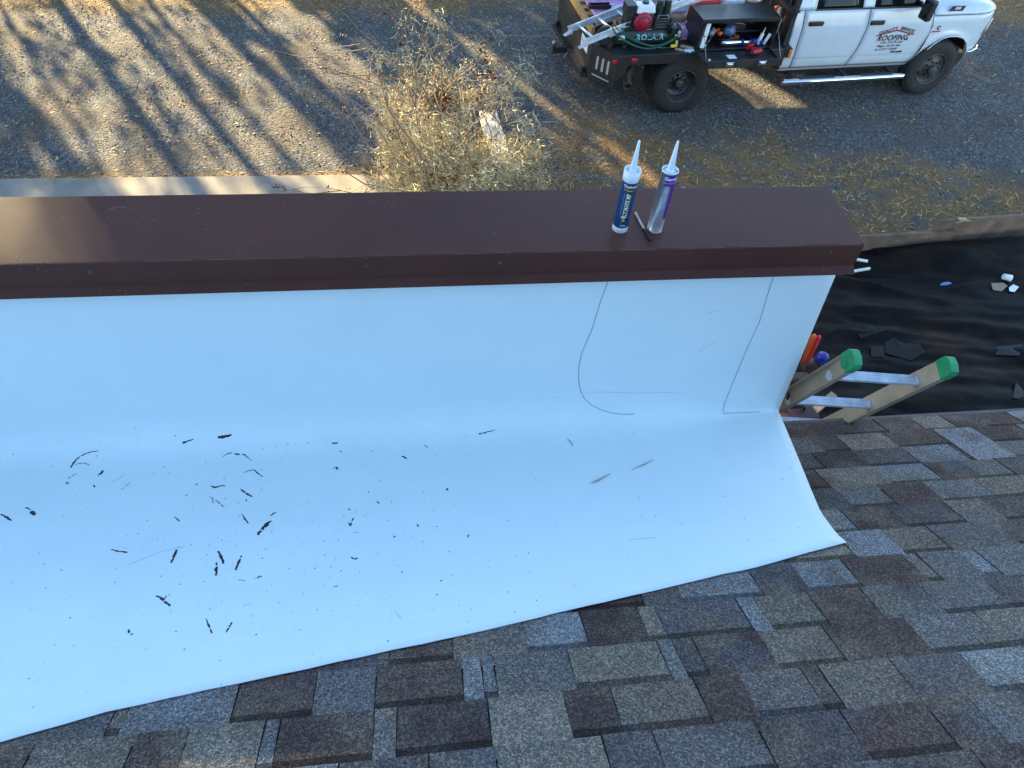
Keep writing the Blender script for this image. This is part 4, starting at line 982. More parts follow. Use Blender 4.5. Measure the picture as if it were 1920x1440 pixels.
# fender, hood, nose
def nose(x): return .17 * max(0, (x - 4.55) / .48) ** 2.2
ARX = [3.80, 3.88, 3.96, 4.05, 4.15, 4.25, 4.38, 4.50, 4.60, 4.67, 4.71]; ARZ = [.44, .60, .72, .82, .885, .905, .900, .87, .80, .70, .60]
xs_ = [3.805, 3.83, 3.86, 3.90, 3.95, 4.0, 4.08, 4.16, 4.25, 4.35, 4.45, 4.55, 4.62, 4.68, 4.705, 4.75, 4.82, 4.88, 4.93, 4.97]
rows_ = []
for x in xs_:
    zb = float(np.interp(x, ARX, ARZ)) if x < 4.71 else .60 + max(0, (x - 4.86)) * 3.0
    zt = 1.19; col = []
    for t in np.linspace(0, 1, 12):
        z = zb + (zt - zb) * t; xx = max(x, float(np.interp(z, [p[0] for p in FD_R], [p[1] + .008 for p in FD_R])) if z > .5 else x)
        bulge = -.022 * math.exp(-((math.hypot(xx - 4.24, z - .42) - .50) / .06) ** 2) * (xx < 4.75)
        col.append((xx, yb(z) + nose(xx) + bulge, z))
    rows_.append(col)
fender = MB().grid(rows_).build('fender', M['paint'], truck, fix=False, solid=.012)
MB().grid([[(p[0], TW - p[1], p[2]) for p in r] for r in rows_]).build('fender', M['paint'], truck, fix=False)
fl = MB(); fl.tube([(x, yb(z) + nose(x) - .03, z) for x, z in zip(ARX, ARZ)], .008, 8); fl.build('wheel_arch_lip', M['paint'], fender)
well = MB(); well.grid([[(x, y_, z + .03) for x, z in zip(ARX, ARZ)] for y_ in (.24, .75)]); well.grid([[(x, .75, z_) for x, z_ in zip(ARX, [z + .03 for z in ARZ])], [(x, .75, .35) for x in ARX]]); well.b2((3.70, .30, .38), (3.78, .8, .95)); well.build('wheel_well', M['trim'], truck, fix=False)
hood = MB(); rows_ = []
HP = [(0, 1.197), (.006, 1.225), (.016, 1.265), (.035, 1.30), (.07, 1.325), (.14, 1.34), (.26, 1.345), (.30, 1.365), (.5, 1.375)]
HP = HP + [(1 - t, z) for t, z in reversed(HP[:-1])]
for x in np.linspace(3.82, 5.0, 12):
    y0_ = yb(1.2) + nose(x) - .003; fall = max(0, (x - 4.35) / .65) ** 1.8; row = []
    for t, z in HP: row.append((x, y0_ + (TW - 2 * y0_) * t, 1.197 + (z - 1.197) * (1 - .62 * fall)))
    rows_.append(row)
hood.grid(rows_); hd_o = hood.build('hood', M['paint'], truck, fix=False, solid=.02)
if sum(p.normal.z for p in hd_o.data.polygons) < 0: hd_o.data.flip_normals()
hs = MB(); hs.tube([(x, yb(1.2) + nose(x) - .003, 1.193) for x in np.linspace(3.86, 4.96, 8)], .0035, 5); hs.build('hood_gap', M['gap'], truck)
nf = MB(); nf.grid([[(5.02 - .25 * abs(t - .5) ** 2 * 1.6, .42 + (TW - .84) * t, z) for t in np.linspace(0, 1, 11)] for z in (.66, .85, 1.05, 1.2)]); nf.build('grille', M['trim'], truck, fix=False)
gr = MB(); gr.b2((5.0, .55, .92), (5.045, TW - .55, .97)); gr.b2((5.0, TW / 2 - .04, .70), (5.045, TW / 2 + .04, 1.17)); gr.build('grille_bar', M['chrome'], truck, bevel=.01)
for near in (1, 0):
    s_ = (lambda y: y) if near else (lambda y: TW - y)
    def hl(pts, name, m, par=truck):
        mb = MB(); mb.grid([[(x, s_(y - .022), z) for x, y, z in row] for row in pts]); return mb.build(name, m, par, fix=False, solid=.01)
    yn = lambda x, z: yb(z) + nose(x)
    def strip(xa, xb_, za, zb_, n=5):
        return [[(xa[0] + (xb_[0] - xa[0]) * t, yn(xa[0] + (xb_[0] - xa[0]) * t, 1.0), z0 + (z1 - z0) * t) for t in np.linspace(0, 1, n)] for z0, z1 in ((za[0], zb_[0]), (za[1], zb_[1]))] if False else None
    P4 = [((4.93, .87), (5.01, .90)), ((4.90, .86), (4.995, .88)), ]
    H = hl([[(4.885, yn(4.885, .9), .855), (4.94, yn(4.94, .9), .862), (5.0, yn(5.0, .9), .88)], [(4.92, yn(4.92, .98), .97), (4.965, yn(4.965, .98), .98), (5.01, yn(5.01, .98), .99)], [(4.965, yn(4.965, 1.06), 1.06), (4.99, yn(4.99, 1.06), 1.065), (5.02, yn(5.02, 1.06), 1.07)]], 'headlight', M['clear_lens'])
    mb = MB(); mb.grid([[(4.888, s_(yn(4.888, .9) - .034), .862), (4.925, s_(yn(4.925, .9) - .034), .868)], [(4.922, s_(yn(4.922, .97) - .034), .965), (4.95, s_(yn(4.95, .97) - .034), .97)]]); mb.build('turn_signal', M['amber_lens'], H, fix=False, solid=.004)
bm_ = MB(); rows_ = []
for z, g in ((.34, .10), (.42, .02), (.55, 0), (.60, -.02), (.655, -.015), (.67, .02)):
    rows_.append([(4.76 if i == 0 else 4.80 + .32 * math.sin(min(1, t * 4) * math.pi / 2) - g * .6 - .10 * (abs(t - .5) ** 2), .235 + g + (TW - .47 - 2 * g) * t, z) for i, t in enumerate(np.linspace(0, .5, 9))] )
rows_f = [r + [(p[0], TW - p[1], p[2]) for p in reversed(r[:-1])] for r in rows_]
bm_.grid(rows_f); bm_.build('front_bumper', mat('bumper_metal', (0.42, 0.43, 0.45), .3, .7, dirt=(.15, .13, .11), dirt_amt=.5), truck, fix=False)
bs = MB(); bs.tube([(4.72, .19, .635), (4.82, .20, .64), (4.94, .25, .65), (5.02, .34, .655)], .014, 8); bs.build('bumper_top_strip', M['chrome'], truck)
# mirror
mr = MB(); mr.box((3.44, -.06, 1.40), (.10, .18, .28), Matrix.Rotation(R(8), 3, 'Z')); mo = mr.build('mirror', M['trim'], truck, bevel=.03)
am = MB(); am.cyl((3.55, .26, 1.36), (3.47, .0, 1.36), .03, .025, 10); am.build('mirror_arm', M['trim'], mo)
gm_ = MB(); gm_.box((3.386, -.067, 1.41), (.006, .13, .2), Matrix.Rotation(R(8), 3, 'Z')); gm_.build('mirror_glass', M['glass'], mo)
mr = MB(); mr.box((3.56, TW + .10, 1.40), (.10, .20, .30)); mr.build('mirror', M['trim'], truck, bevel=.03)
# running board
rb = MB(); rb.tube([(1.60, .02, .405), (1.62, .0, .405), (3.60, .0, .405), (3.655, .03, .405), (3.66, .06, .405)], [.03, .042, .042, .040, .02], 12); ro = rb.build('running_board', M['chrome'], truck)
for xa, xb_ in ((1.86, 2.44), (2.88, 3.42)): MB().b2((xa, -.018, .44), (xb_, .055, .4505)).build('step_pad', M['trim'], ro, bevel=.004)
for x in (1.8, 2.65, 3.45): MB().b2((x, .03, .40), (x + .06, .5, .43)).build('step_bracket', M['trim'], truck)
# frame, axles, exhaust
ch = MB()
for y_ in (.72, 1.60): ch.b2((-1.25, y_, .58), (4.85, y_ + .09, .74))
ch.cyl((0, .25, .41), (0, TW - .25, .41), .06, n=12); ch.lathe((0, TW / 2 - .16, .41), (0, 1, 0), [(0, .06), (.06, .16), (.26, .16), (.32, .06)], 14); ch.cyl((4.2, .3, .41), (4.2, TW - .3, .41), .045, n=10)
ch.b2((2.0, .7, .5), (3.7, 1.6, .6)); ch.build('chassis_frame', M['trim'], truck)
ex = MB(); ex.tube([(.9, .62, .56), (-.2, .60, .58), (-.55, .50, .56), (-.70, .32, .43), (-.72, .16, .37)], .058, 14, cap=False); ex.tube([(-.715, .18, .378), (-.72, .155, .368)], .062, 14, cap=False)
exo = ex.build('exhaust_pipe', mat('rusty_pipe', (.16, .13, .11), .6, .4, var=.3), truck); MB().tube([(-.70, .30, .425), (-.718, .19, .378)], .054, 12).build('exhaust_bore', M['black'], exo)
# wheels
def wheel(cx, cy, w, dish, near=True):
    """cy = outer face; dish > 0 stands out, < 0 is sunk (dual rears)"""
    sgn = 1 if near else -1; ax_ = (0, sgn, 0); Rw = .415
    rm = MB(); o = (cx, cy, Rw)
    d0 = .03 if dish > 0 else .015
    prof_w = [(.012, .238), (.002, .232), (.02, .222), (.05, .212), (.055 if dish > 0 else .12, .195), (.045 if dish > 0 else .145, .15), (.03 if dish > 0 else .15, .10), (.012 if dish > 0 else .13, .085), (.012 if dish > 0 else .13, .0)]
    rm.lathe(o, ax_, prof_w, 32, capends=False)
    ro_ = rm.build('wheel', M['rimsteel'], truck)
    ty = MB(); ty.lathe(o, ax_, [(.014, .236), (.002, .255), (-.004, .31), (.002, .355), (.012, .385), (.03, .403), (.05, .410), (w * .5, Rw), (w - .05, .410), (w - .03, .403), (w - .012, .385), (w, .35), (w, .25), (w - .02, .20), (.1, .19)], 48, capends=False); ty.build('tyre', M['rubber'], ro_)
    tr = MB()
    for i in range(60):
        a = 2 * math.pi * i / 60
        for q in (.045, w * .5, w - .045):
            c = Vector((cx + math.cos(a + q) * (Rw - .001), cy + sgn * q, Rw + math.sin(a + q) * (Rw - .001))); tr.box(c, (.014, .03, .024), Matrix.Rotation(-(a + q), 3, 'Y'))
    tr_o = tr.build('tread', M['rubber'], ro_, fix=False); tr_o['kind'] = 'stuff'
    hub = MB(); hh = .012 if dish > 0 else .13
    hub.lathe((cx, cy + sgn * (hh + .01), Rw), (0, -sgn, 0), [(0, .075), (.05, .068), (.075, .05), (.08, .03), (.081, 0.001)], 20)
    for i in range(8):
        a = i * math.pi / 4 + .2; c = Vector((cx + .105 * math.cos(a), cy + sgn * (hh + .02), Rw + .105 * math.sin(a))); hub.cyl(c, c - Vector((0, sgn * .045, 0)), .015, .012, 6, smooth=False)
    hub.build('hub', M['rimsteel'], ro_)
    hd2 = .036 if dish > 0 else .142
    for i in range(4):
        a = i * math.pi / 2 + .5; c = Vector((cx + .165 * math.cos(a), cy + sgn * (hd2 - .006), Rw + .165 * math.sin(a))); n_ = 12
        u_ = Vector((-math.sin(a), 0, math.cos(a))); v_ = Vector((math.cos(a), 0, math.sin(a)))
        hl_ = MB(); hl_.add([c + u_ * (.036 * math.cos(2 * math.pi * j / n_)) + v_ * (.026 * math.sin(2 * math.pi * j / n_)) for j in range(n_)], [tuple(range(n_))]); hl_.build('hand_hole', M['black'], ro_, fix=False)
    
wheel(0.02, .0, .235, -1); wheel(0.02, .27, .235, 1); wheel(0.02, TW, .235, -1, False); wheel(0.02, TW - .27, .235, 1, False)
wheel(4.2, .125, .25, 1); wheel(4.2, TW - .125, .25, 1, False)
# flatbed
bed = MB(); out = [(1.46, 0), (1.46, TW), (-1.02, TW), (-1.26, TW - .37), (-1.26, .37), (-1.02, 0)]
bed.prism(out, .855, .897, 'z'); bo = bed.build('flatbed', M['bedblack'], truck, bevel=.006)
for ya in (-.006, TW - .03): MB().b2((-1.02, ya, .765), (1.46, ya + .036, .903)).build('side_rail', M['bedblack'], bo, bevel=.006)
re = MB(); re.prism([(.37, .47), (.37, .9), (TW - .37, .9), (TW - .37, .47)], -1.275, -1.235, 'x')
for ya, yc_ in ((0.0, .37), (TW, TW - .37)):
    a1, a2_ = Vector((-1.02, ya, 0)), Vector((-1.275, yc_, 0)); nn = Vector((.02, .02 if ya == 0 else -.02, 0))
    P_ = [a1 + Vector((0.12, 0, .77)), a1 + Vector((0, 0, .47)), a2_ + Vector((0, 0, .47)), a2_ + Vector((0, 0, .9)), a1 + Vector((0, 0, .9)), a1 + Vector((.12, 0, .9))]
    P_[0] = Vector((-.84, ya, .77)); P_[5] = Vector((-.84, ya, .90))
    re.add(P_, [(0, 1, 4, 5), (1, 2, 3, 4)]); re.add([p + nn for p in P_], [(5, 4, 1, 0), (4, 3, 2, 1)])
re.build('rear_skirt', M['bedblack'], bo)
for i in range(3):                           # upright lamps in the corner panel
    for near in (1, 0):
        t = .30 + i * .21; p = Vector((-1.02, 0, 0)).lerp(Vector((-1.275, .37, 0)), 1 - t); d_ = Vector((-.37, -.255, 0)).normalized() * .008
        if not near: p.y = TW - p.y; d_.y = -d_.y
        c = p + d_; n_ = 14; mb = MB(); u_ = Vector((-.255, .37 if near else -.37, 0)).normalized()
        ring = [c + u_ * (.019 * math.cos(2 * math.pi * j / n_)) + Vector((0, 0, .69 + (.075 if math.sin(2 * math.pi * j / n_) > 0 else -.075) + .019 * math.sin(2 * math.pi * j / n_))) for j in range(n_)]
        mb.add(ring + [q - d_ * 1.4 for q in ring], [tuple(range(n_))] + [(j, (j + 1) % n_, n_ + (j + 1) % n_, n_ + j) for j in range(n_)]); mb.build('slot_lamp', mat('frosted_lens', (.42, .40, .36), .4), bo, fix=False)
p = Vector((-1.02, 0, 0)).lerp(Vector((-1.275, .37, 0)), .5); u_ = Vector((-.255, .37, 0)).normalized()
mb = MB(); mb.box(p + Vector((-.008, -.006, .515)), (.30, .008, .014), Matrix.Rotation(math.atan2(.37, -.255), 3, 'Z')); mb.build('trim_strip', M['clear_lens'], bo)
for px_, py_, y_ in ((1189, 113, -.012), (1153, 116, -.012)):
    q = tl(px_, py_, y_); MB().box((q.x, y_, q.z), (.085 if px_ > 1170 else .06, .02, .045)).build('marker_light', M['red_lens'], bo, bevel=.006)
MB().box((1.55, -.012, .84), (.045, .03, .10)).build('marker_light', M['amber_lens'], bo, bevel=.01)
pl = MB(); pl.b2((-1.287, .50, .70), (-1.277, .80, .86)); po_ = pl.build('licence_plate', M['white_print'], bo, bevel=.004)
hk = MB(); hk.b2((-1.36, .42, .40), (-1.24, 2.0, .47)); hk.b2((-1.34, .46, .47), (-1.26, .52, .52)); hk.b2((-1.34, 1.9, .47), (-1.26, 1.96, .52)); hk.box((-1.44, 1.21, .44), (.26, .08, .08)); hk.build('rear_step', M['bedblack'], bo)
ht = MB(); ht.lathe((-1.55, 1.21, .47), (0, 0, 1), [(0, .02), (.03, .018), (.04, .03), (.06, .034), (.08, .03), (.092, .01)], 16)
for y_ in (1.05, 1.36): MB().tube([(-1.38, y_, .46), (-1.42, y_, .40), (-1.44, y_ + .03, .34), (-1.40, y_ + .05, .30)], .008, 6).build('safety_chain', M['steel'], bo)
ht.build('tow_hitch', M['steel'], bo)
# bulkhead behind the cab
bh = MB()
for y_ in (.10, TW - .16): bh.b2((1.47, y_, .90), (1.53, y_ + .06, 1.84))
bh.b2((1.47, .10, 1.78), (1.53, TW - .10, 1.84)); bh.b2((1.47, .10, 1.30), (1.53, TW - .10, 1.36))
for i in range(9): bh.b2((1.485, .3 + i * .22, .90), (1.51, .33 + i * .22, 1.80))
bh.b2((1.47, .0, .77), (1.58, .24, .90)); bh.build('bulkhead', M['bedblack'], bo)
# tool box on the bed with its door let down
tb = MB(); X0, X1, Y0, Y1, Z0, Z1 = .12, 1.27, .05, .50, .899, 1.315; t_ = .018
tb.b2((X0, Y0, Z1 - t_), (X1, Y1, Z1)); tb.b2((X0, Y1 - t_, Z0 + .001), (X1, Y1, Z1 - t_ - .001)); tb.b2((X0, Y0, Z0 + .001), (X0 + t_, Y1 - t_ - .001, Z1 - t_ - .001)); tb.b2((X1 - t_, Y0, Z0 + .001), (X1, Y1 - t_ - .001, Z1 - t_ - .001)); tb.b2((X0 + t_, Y0, Z0 + .002), (X1 - t_, Y1 - t_ - .001, Z0 + .014))
tb.b2((X0 + t_ + .001, Y0 + .001, Z1 - .055), (X1 - t_ - .001, Y0 + .015, Z1 - t_ - .002)); tb.b2((X0 + t_ + .001, .3, 1.02), (X1 - t_ - .001, Y1 - t_ - .002, 1.03))
tbo = tb.build('tool_box', mat('black_box_paint', (.016, .016, .018), .32, var=.3, scale=5, dirt=(.08, .07, .06), dirt_amt=.4), truck, bevel=.003)
dr = MB(); D0x, D1x = .10, 1.20
dr.b2((D0x, -.40, .893), (D1x, .045, .903)); dr.b2((D0x, -.412, .875), (D1x, -.392, .978)); dr.b2((D0x, -.391, .904), (D0x + .012, .04, .935)); dr.b2((D1x - .012, -.391, .904), (D1x, .04, .935)); dr.b2((D0x + .02, .02, .904), (D1x - .02, .044, .925))
dro = dr.build('tool_box_door', M['bedblack'], tbo, bevel=.003)
for x in (.42, .90):
    la = MB(); la.b2((x - .06, -.420, .895), (x + .06, -.4125, .955)); la.box((x, -.428, .93), (.07, .014, .018)); la.build('latch', M['chrome'], tbo, bevel=.003)
    q = MB(); q.b2((x - .075, -.4165, .885), (x + .075, -.4121, .965)); q.build('latch_plate', M['trim'], tbo)
cb = MB(); cb.tube([(X0 + .03, .06, 1.22), (D0x + .012, -.33, .935)], .004, 5); cb.tube([(X1 - .03, .06, 1.24), (D1x - .006, -.36, .94)], .005, 5); cb.build('door_stay', M['steel'], tbo)

for o in truck.children_recursive:          # thin body panels face outwards
    if o.name.split('.')[0] in ('door', 'cab_corner_panel', 'window', 'rear_pillar', 'centre_pillar', 'front_pillar', 'fender', 'headlight', 'turn_signal'):
        ny = sum(p.normal.y * p.area for p in o.data.polygons); yc_ = sum(v.co.y for v in o.data.vertices) / len(o.data.vertices)
        if (ny > 0) == (yc_ < TW / 2): o.data.flip_normals()
# lettering and badges on the near side
ltr = MB(); rdm = MB(); YD = .1725
def dfn(x0, z0, rot=0.0):
    c_, s_ = math.cos(rot), math.sin(rot)
    return lambda x, y: (x0 + x * c_ - y * s_, YD, z0 + x * s_ + y * c_)
put_text(ltr, dfn(3.285, .905), 'ROOFING', .112, bold=.0035, shear=.22, space=1.04)
put_text(ltr, dfn(3.535, .872), 'INC', .028, bold=.001)
put_text(ltr, dfn(3.155, 1.012, R(13)), 'QUALITY', .062, bold=.002, shear=.15, space=1.12)
put_text(ltr, dfn(3.475, 1.016, R(-13)), 'SERVICES', .062, bold=.002, shear=.15, space=1.05)
def bar(mb, a, b, w):
    a = Vector(a); b = Vector(b); d = (b - a).normalized(); n_ = Vector((-d.z, 0, d.x)) * w / 2; mb.add([a - n_, b - n_, b + n_, a + n_], [(0, 1, 2, 3)])
bar(rdm, (2.99, YD, .948), (3.31, YD, 1.022), .014); bar(rdm, (3.30, YD, 1.022), (3.62, YD, .948), .014)
bar(ltr, (2.99, YD + .0006, .940), (3.31, YD + .0006, 1.012), .010); bar(ltr, (3.30, YD + .0006, 1.012), (3.62, YD + .0006, .940), .010)
put_text(ltr, dfn(3.295, .842), 'Ocala  352-236-7663', .044, shear=.25, bold=.0008); put_text(ltr, dfn(3.275, .792), 'Villages  352-751-7661', .044, shear=.25, bold=.0008); put_text(ltr, dfn(3.255, .742), 'Lic. # CCC 1330592', .044, shear=.2, bold=.0008)
put_text(ltr, dfn(3.45, .696), 'GVW  26,000', .034, shear=.2, bold=.003)
ltr.build('lettering', M['black'], doors['front'], fix=False); rdm.build('roof_line_logo', mat('red_vinyl', (.45, .02, .03), .5), doors['front'], fix=False)
bg_ = MB(); z_, x_ = 1.235, 4.14
def slab(mb, cx, cz, w, h, y, mi=0, sk_=.02): mb.add([(cx - w / 2 - sk_ * 0, y, cz - h / 2), (cx + w / 2 - sk_, y, cz - h / 2), (cx + w / 2, y, cz + h / 2), (cx - w / 2 + sk_, y, cz + h / 2)], [(0, 1, 2, 3)], mi)
slab(bg_, 4.17, 1.285, .26, .075, .199, 0); slab(bg_, 4.17, 1.285, .21, .05, .1975, 1); bgo = bg_.build('badge', [M['chrome'], M['trim']], fender, fix=False)
t3 = MB(); put_text(t3, lambda x, y: (4.175 + x, .196, 1.288 + y), '3500', .05, bold=.002, shear=.2); t3.build('badge_number', M['white_print'], bgo, fix=False)
em = MB(); put_text(em, lambda x, y: (3.99 + x, .1705, 1.025 + y), 'C', .075, bold=.006); em.build('emblem', M['chrome'], fender, fix=False)
em = MB(); slab(em, 3.975, .975, .16, .018, .1708, 0, .015); em.build('emblem_bar', mat('red_badge', (.5, .02, .02), .4), fender, fix=False)
pt = MB(); put_text(pt, lambda x, y: (-1.2885, .65 - x, .785 + y), 'PJK 43B', .062, bold=.002); pt.build('plate_number', M['greyprint'], po_, fix=False)

# ------------------------------------------------------------------ things carried on the flatbed (given in truck axes)
DZ = .899
def load(name, label, cat, loc, rz=0.0, group=None):
    return thing(name, label, cat, tuple(tw(loc)), TYAW + rz, group)
M['green_tank'] = mat('dark_green_paint', (0.018, 0.030, 0.026), 0.4, var=.25, scale=9, dirt=(.05, .05, .04), dirt_amt=.5)
M['engine_red'] = mat('red_engine_plastic', (0.36, 0.008, 0.035), 0.45, var=.15); M['engine_dark'] = mat('dark_engine_metal', (0.025, 0.026, 0.028), 0.5, 0.3, var=.4, scale=30)
cpz = load('air_compressor', 'wheelbarrow air compressor with dark green tank and red engine starter on the flatbed', 'compressor', (-.52, .33, DZ))
tk_ = MB(); tk_.lathe((-.50, 0, .125), (1, 0, 0), [(0, .001), (.006, .05), (.03, .10), (.06, .118), (.94, .118), (.97, .10), (.994, .05), (1.0, .001)], 28); tko = tk_.build('tank', M['green_tank'], cpz)
for x in (-.36, .34): MB().b2((x, -.11, 0), (x + .05, .11, .04)).b2((x + .01, -.08, .0395), (x + .04, .08, .07)).build('foot', M['green_tank'], cpz)
tx = MB(); rT = .1195
def tankfn(x0, a0):
    def fn(x, y): a = a0 - y / rT; return (x0 + x, -rT * math.cos(a), .125 - rT * math.sin(a) * 1.0)
    return fn
put_text(tx, tankfn(.0, R(-4)), 'ROLAIR', .11, bold=.0018, space=1.08); tx.build('tank_lettering', mat('cyan_print', (.20, .62, .72), .5), tko, fix=False)
stk_ = MB(); arcs = []
for (x0, x1, a0, a1) in ((-.07, .02, R(-50), R(-68)), (-.44, -.36, R(5), R(-22))):
    stk_.grid([[(x, -rT * math.cos(a), .125 - rT * math.sin(a)) for x in (x0, x1)] for a in np.linspace(a0, a1, 4)])
stk_.build('sticker', M['white_print'], tko, fix=False)
plt_ = MB(); plt_.b2((-.40, -.10, .235), (.36, .16, .250)); plt_.build('top_plate', M['green_tank'], cpz)
en = MB(); en.b2((-.27, -.08, .250), (.02, .14, .40)); en.b2((-.22, -.02, .40), (.0, .16, .46)); en.b2((-.36, -.06, .26), (-.27, .12, .42)); eng = en.build('engine_block', M['engine_dark'], cpz, bevel=.01)
rs = MB(); rs.lathe((-.13, -.085, .325), (0, -1, 0), [(-.02, .125), (.015, .122), (.03, .108), (.032, .095), (.037, .09), (.04, .065), (.052, .055), (.056, .03), (.057, .001)], 28); rs.build('recoil_starter', M['engine_red'], eng)
ri = MB()
for i in range(16):
    a = i * math.pi / 8; c = Vector((-.13 + .077 * math.cos(a), -.123, .325 + .077 * math.sin(a))); ri.box(c, (.034, .008, .008), Matrix.Rotation(-a, 3, 'Y'))
ri.build('starter_vent', M['black'], eng)
fu = MB(); fu.box((-.10, .02, .475), (.27, .20, .10), taper=.86); fuo = fu.build('fuel_tank', M['white_plastic'], eng, bevel=.02)
MB().lathe((-.10, .02, .526), (0, 0, 1), [(0, .045), (.02, .045), (.024, .035)], 18).build('fuel_cap', M['trim'], eng)
mf = MB(); mf.box((-.30, .05, .46), (.13, .18, .12)); 
for i in range(6): mf.b2((-.37, -.045, .41 + i * .018), (-.23, -.040, .418 + i * .018))
mf.build('muffler', M['engine_dark'], eng, bevel=.01)
pm = MB()
for x in (.12, .23):
    pm.lathe((x, .04, .34), (0, 0, 1), [(0, .05)] + [q for i in range(7) for q in ((.01 + i * .022, .058), (.016 + i * .022, .058), (.017 + i * .022, .046), (.026 + i * .022, .046))] + [(.18, .05), (.21, .048), (.215, .02)], 16, smooth=False)
pm.b2((.05, -.06, .25), (.30, .14, .35)); pm.build('pump', M['green_tank'], cpz)
gd = MB(); gd.tube([(.04, -.12, .25), (.06, -.12, .42), (.20, -.12, .42), (.22, -.12, .25)], .006, 6)
for i in range(4): gd.tube([(.05 + i * .012, -.12, .27 + i * .036), (.21, -.12, .27 + i * .036)], .003, 5)
gd.build('belt_guard', M['steel'], cpz)
mn = MB(); mn.b2((.27, -.15, .16), (.42, -.06, .26)); mn.cyl((.30, -.15, .24), (.30, -.19, .24), .032, n=14); mn.cyl((.38, -.15, .22), (.38, -.19, .22), .03, n=14); mn.tube([(.24, -.12, .2), (.30, -.13, .34), (.36, -.12, .3), (.44, -.11, .18)], .012, 8); mno = mn.build('manifold', M['trim'], cpz, bevel=.004)
ga = MB(); ga.cyl((.38, -.19, .22), (.38, -.195, .22), .026, n=14); ga.cyl((.34, -.16, .17), (.41, -.17, .165), .016, n=10); ga.build('gauge', M['clear_lens'], mno)
wh = MB(); wh.lathe((-.60, -.06, .13), (0, 1, 0), [(0, .05), (0, .10), (.015, .125), (.09, .125), (.105, .10), (.105, .05)], 20); wh.build('wheel', M['rubber'], cpz)
# air hose looped over it
M['hose'] = mat('green_hose', (0.012, 0.085, 0.055), 0.4, var=.25, scale=15)
hz_ = thing('air_hose', 'thin green air hose looped across the front of the compressor tank', 'hose', tuple(tw((-.5, .15, DZ))), TYAW)
hm = MB(); H0 = Vector((-.5, .15, DZ))
LO = [[(1147, 46), (1150, 58), (1163, 70), (1185, 83), (1208, 91), (1228, 90), (1252, 82), (1275, 68), (1284, 58)],
      [(1148, 50), (1154, 66), (1172, 79), (1196, 89), (1218, 93), (1240, 87), (1262, 76), (1280, 64)],
      [(1150, 44), (1162, 60), (1184, 75), (1206, 84), (1230, 89), (1248, 90), (1262, 88)],
      [(1164, 52), (1172, 64), (1192, 76), (1212, 84), (1234, 86), (1256, 77), (1277, 63)]]
for i, lp in enumerate(LO):
    P_ = []
    for j, (a, b) in enumerate(lp):
        f = j / (len(lp) - 1); y_ = .20 - .10 * math.sin(math.pi * f) - .012 * i
        q = tl(a, b, y_); q.z = max(q.z, DZ + .009); P_.append(q - H0)
    # smooth by subdividing
    for _ in range(2): P_ = [P_[0]] + [q for k in range(len(P_) - 1) for q in (P_[k].lerp(P_[k + 1], .25), P_[k].lerp(P_[k + 1], .75))] + [P_[-1]]
    hm.tube(P_, .0075, 7)
hm.build('hose_loops', M['hose'], hz_, fix=False)
q = tl(1262, 86, .12) - H0; mb = MB(); mb.box(q, (.07, .035, .035)); mb.box(q + Vector((.04, 0, .03)), (.03, .03, .08)); mb.build('hose_coupling', M['yellow'], hz_, bevel=.006)

# ladder lying over the load
S0 = tz(1093, 80, 1.04); S1 = tl(1262, 12, .46); S0b = tz(1074, 54, 1.06)
dv = (S1 - S0); Ll = dv.length * 1.7; dv.normalize(); ac = Vector((S0b.x - S0.x, S0b.y - S0.y, 0)); ac -= dv * ac.dot(dv); ac = ac.normalized(); upv = dv.cross(ac).normalized(); upv = upv if upv.z > 0 else -upv
bl_ = thing('aluminium_ladder', 'aluminium extension ladder lying over the load on the truck bed', 'ladder', tuple(tw(S0)), TYAW)
def bbx(mb, lo, hi):
    pts = [dv * a + ac * b + upv * c for c in (lo[2], hi[2]) for a, b in ((lo[0], lo[1]), (hi[0], lo[1]), (hi[0], hi[1]), (lo[0], hi[1]))]
    mb.add(pts, [(3, 2, 1, 0), (4, 5, 6, 7), (0, 1, 5, 4), (1, 2, 6, 5), (2, 3, 7, 6), (3, 0, 4, 7)])
for b0, sg in ((0, -1), (.40, 1)):
    mb = MB(); bbx(mb, (0, b0 - .002, -.04), (Ll, b0 + .002, .04))
    for c in (-.042, .038): bbx(mb, (0, min(b0, b0 + sg * .026), c), (Ll, max(b0, b0 + sg * .026), c + .004))
    bbx(mb, (.42, min(b0 - sg * .006, b0 - sg * .030), -.085), (Ll, max(b0 - sg * .006, b0 - sg * .030), -.03))
    mb.build('rail', M['alu'], bl_)
    ft_ = MB(); p4 = [(-.07, -.05), (.05, -.012), (.05, -.05)]; pts = [dv * a + upv * c + ac * (b0 + s_) for s_ in (-.03, .03) for a, c in p4]
    ft_.add(pts, [(0, 1, 2), (5, 4, 3), (0, 3, 4, 1), (1, 4, 5, 2), (2, 5, 3, 0)]); ft_.build('foot_shoe', M['alu'], bl_)
for i in range(9):
    t = .17 + i * .30
    if t > Ll: break
    mb = MB(); mb.cyl(dv * t, dv * t + ac * .40, .016, n=12); mb.build('rung', M['white_plastic'] if i < 4 else M['alu'], bl_)

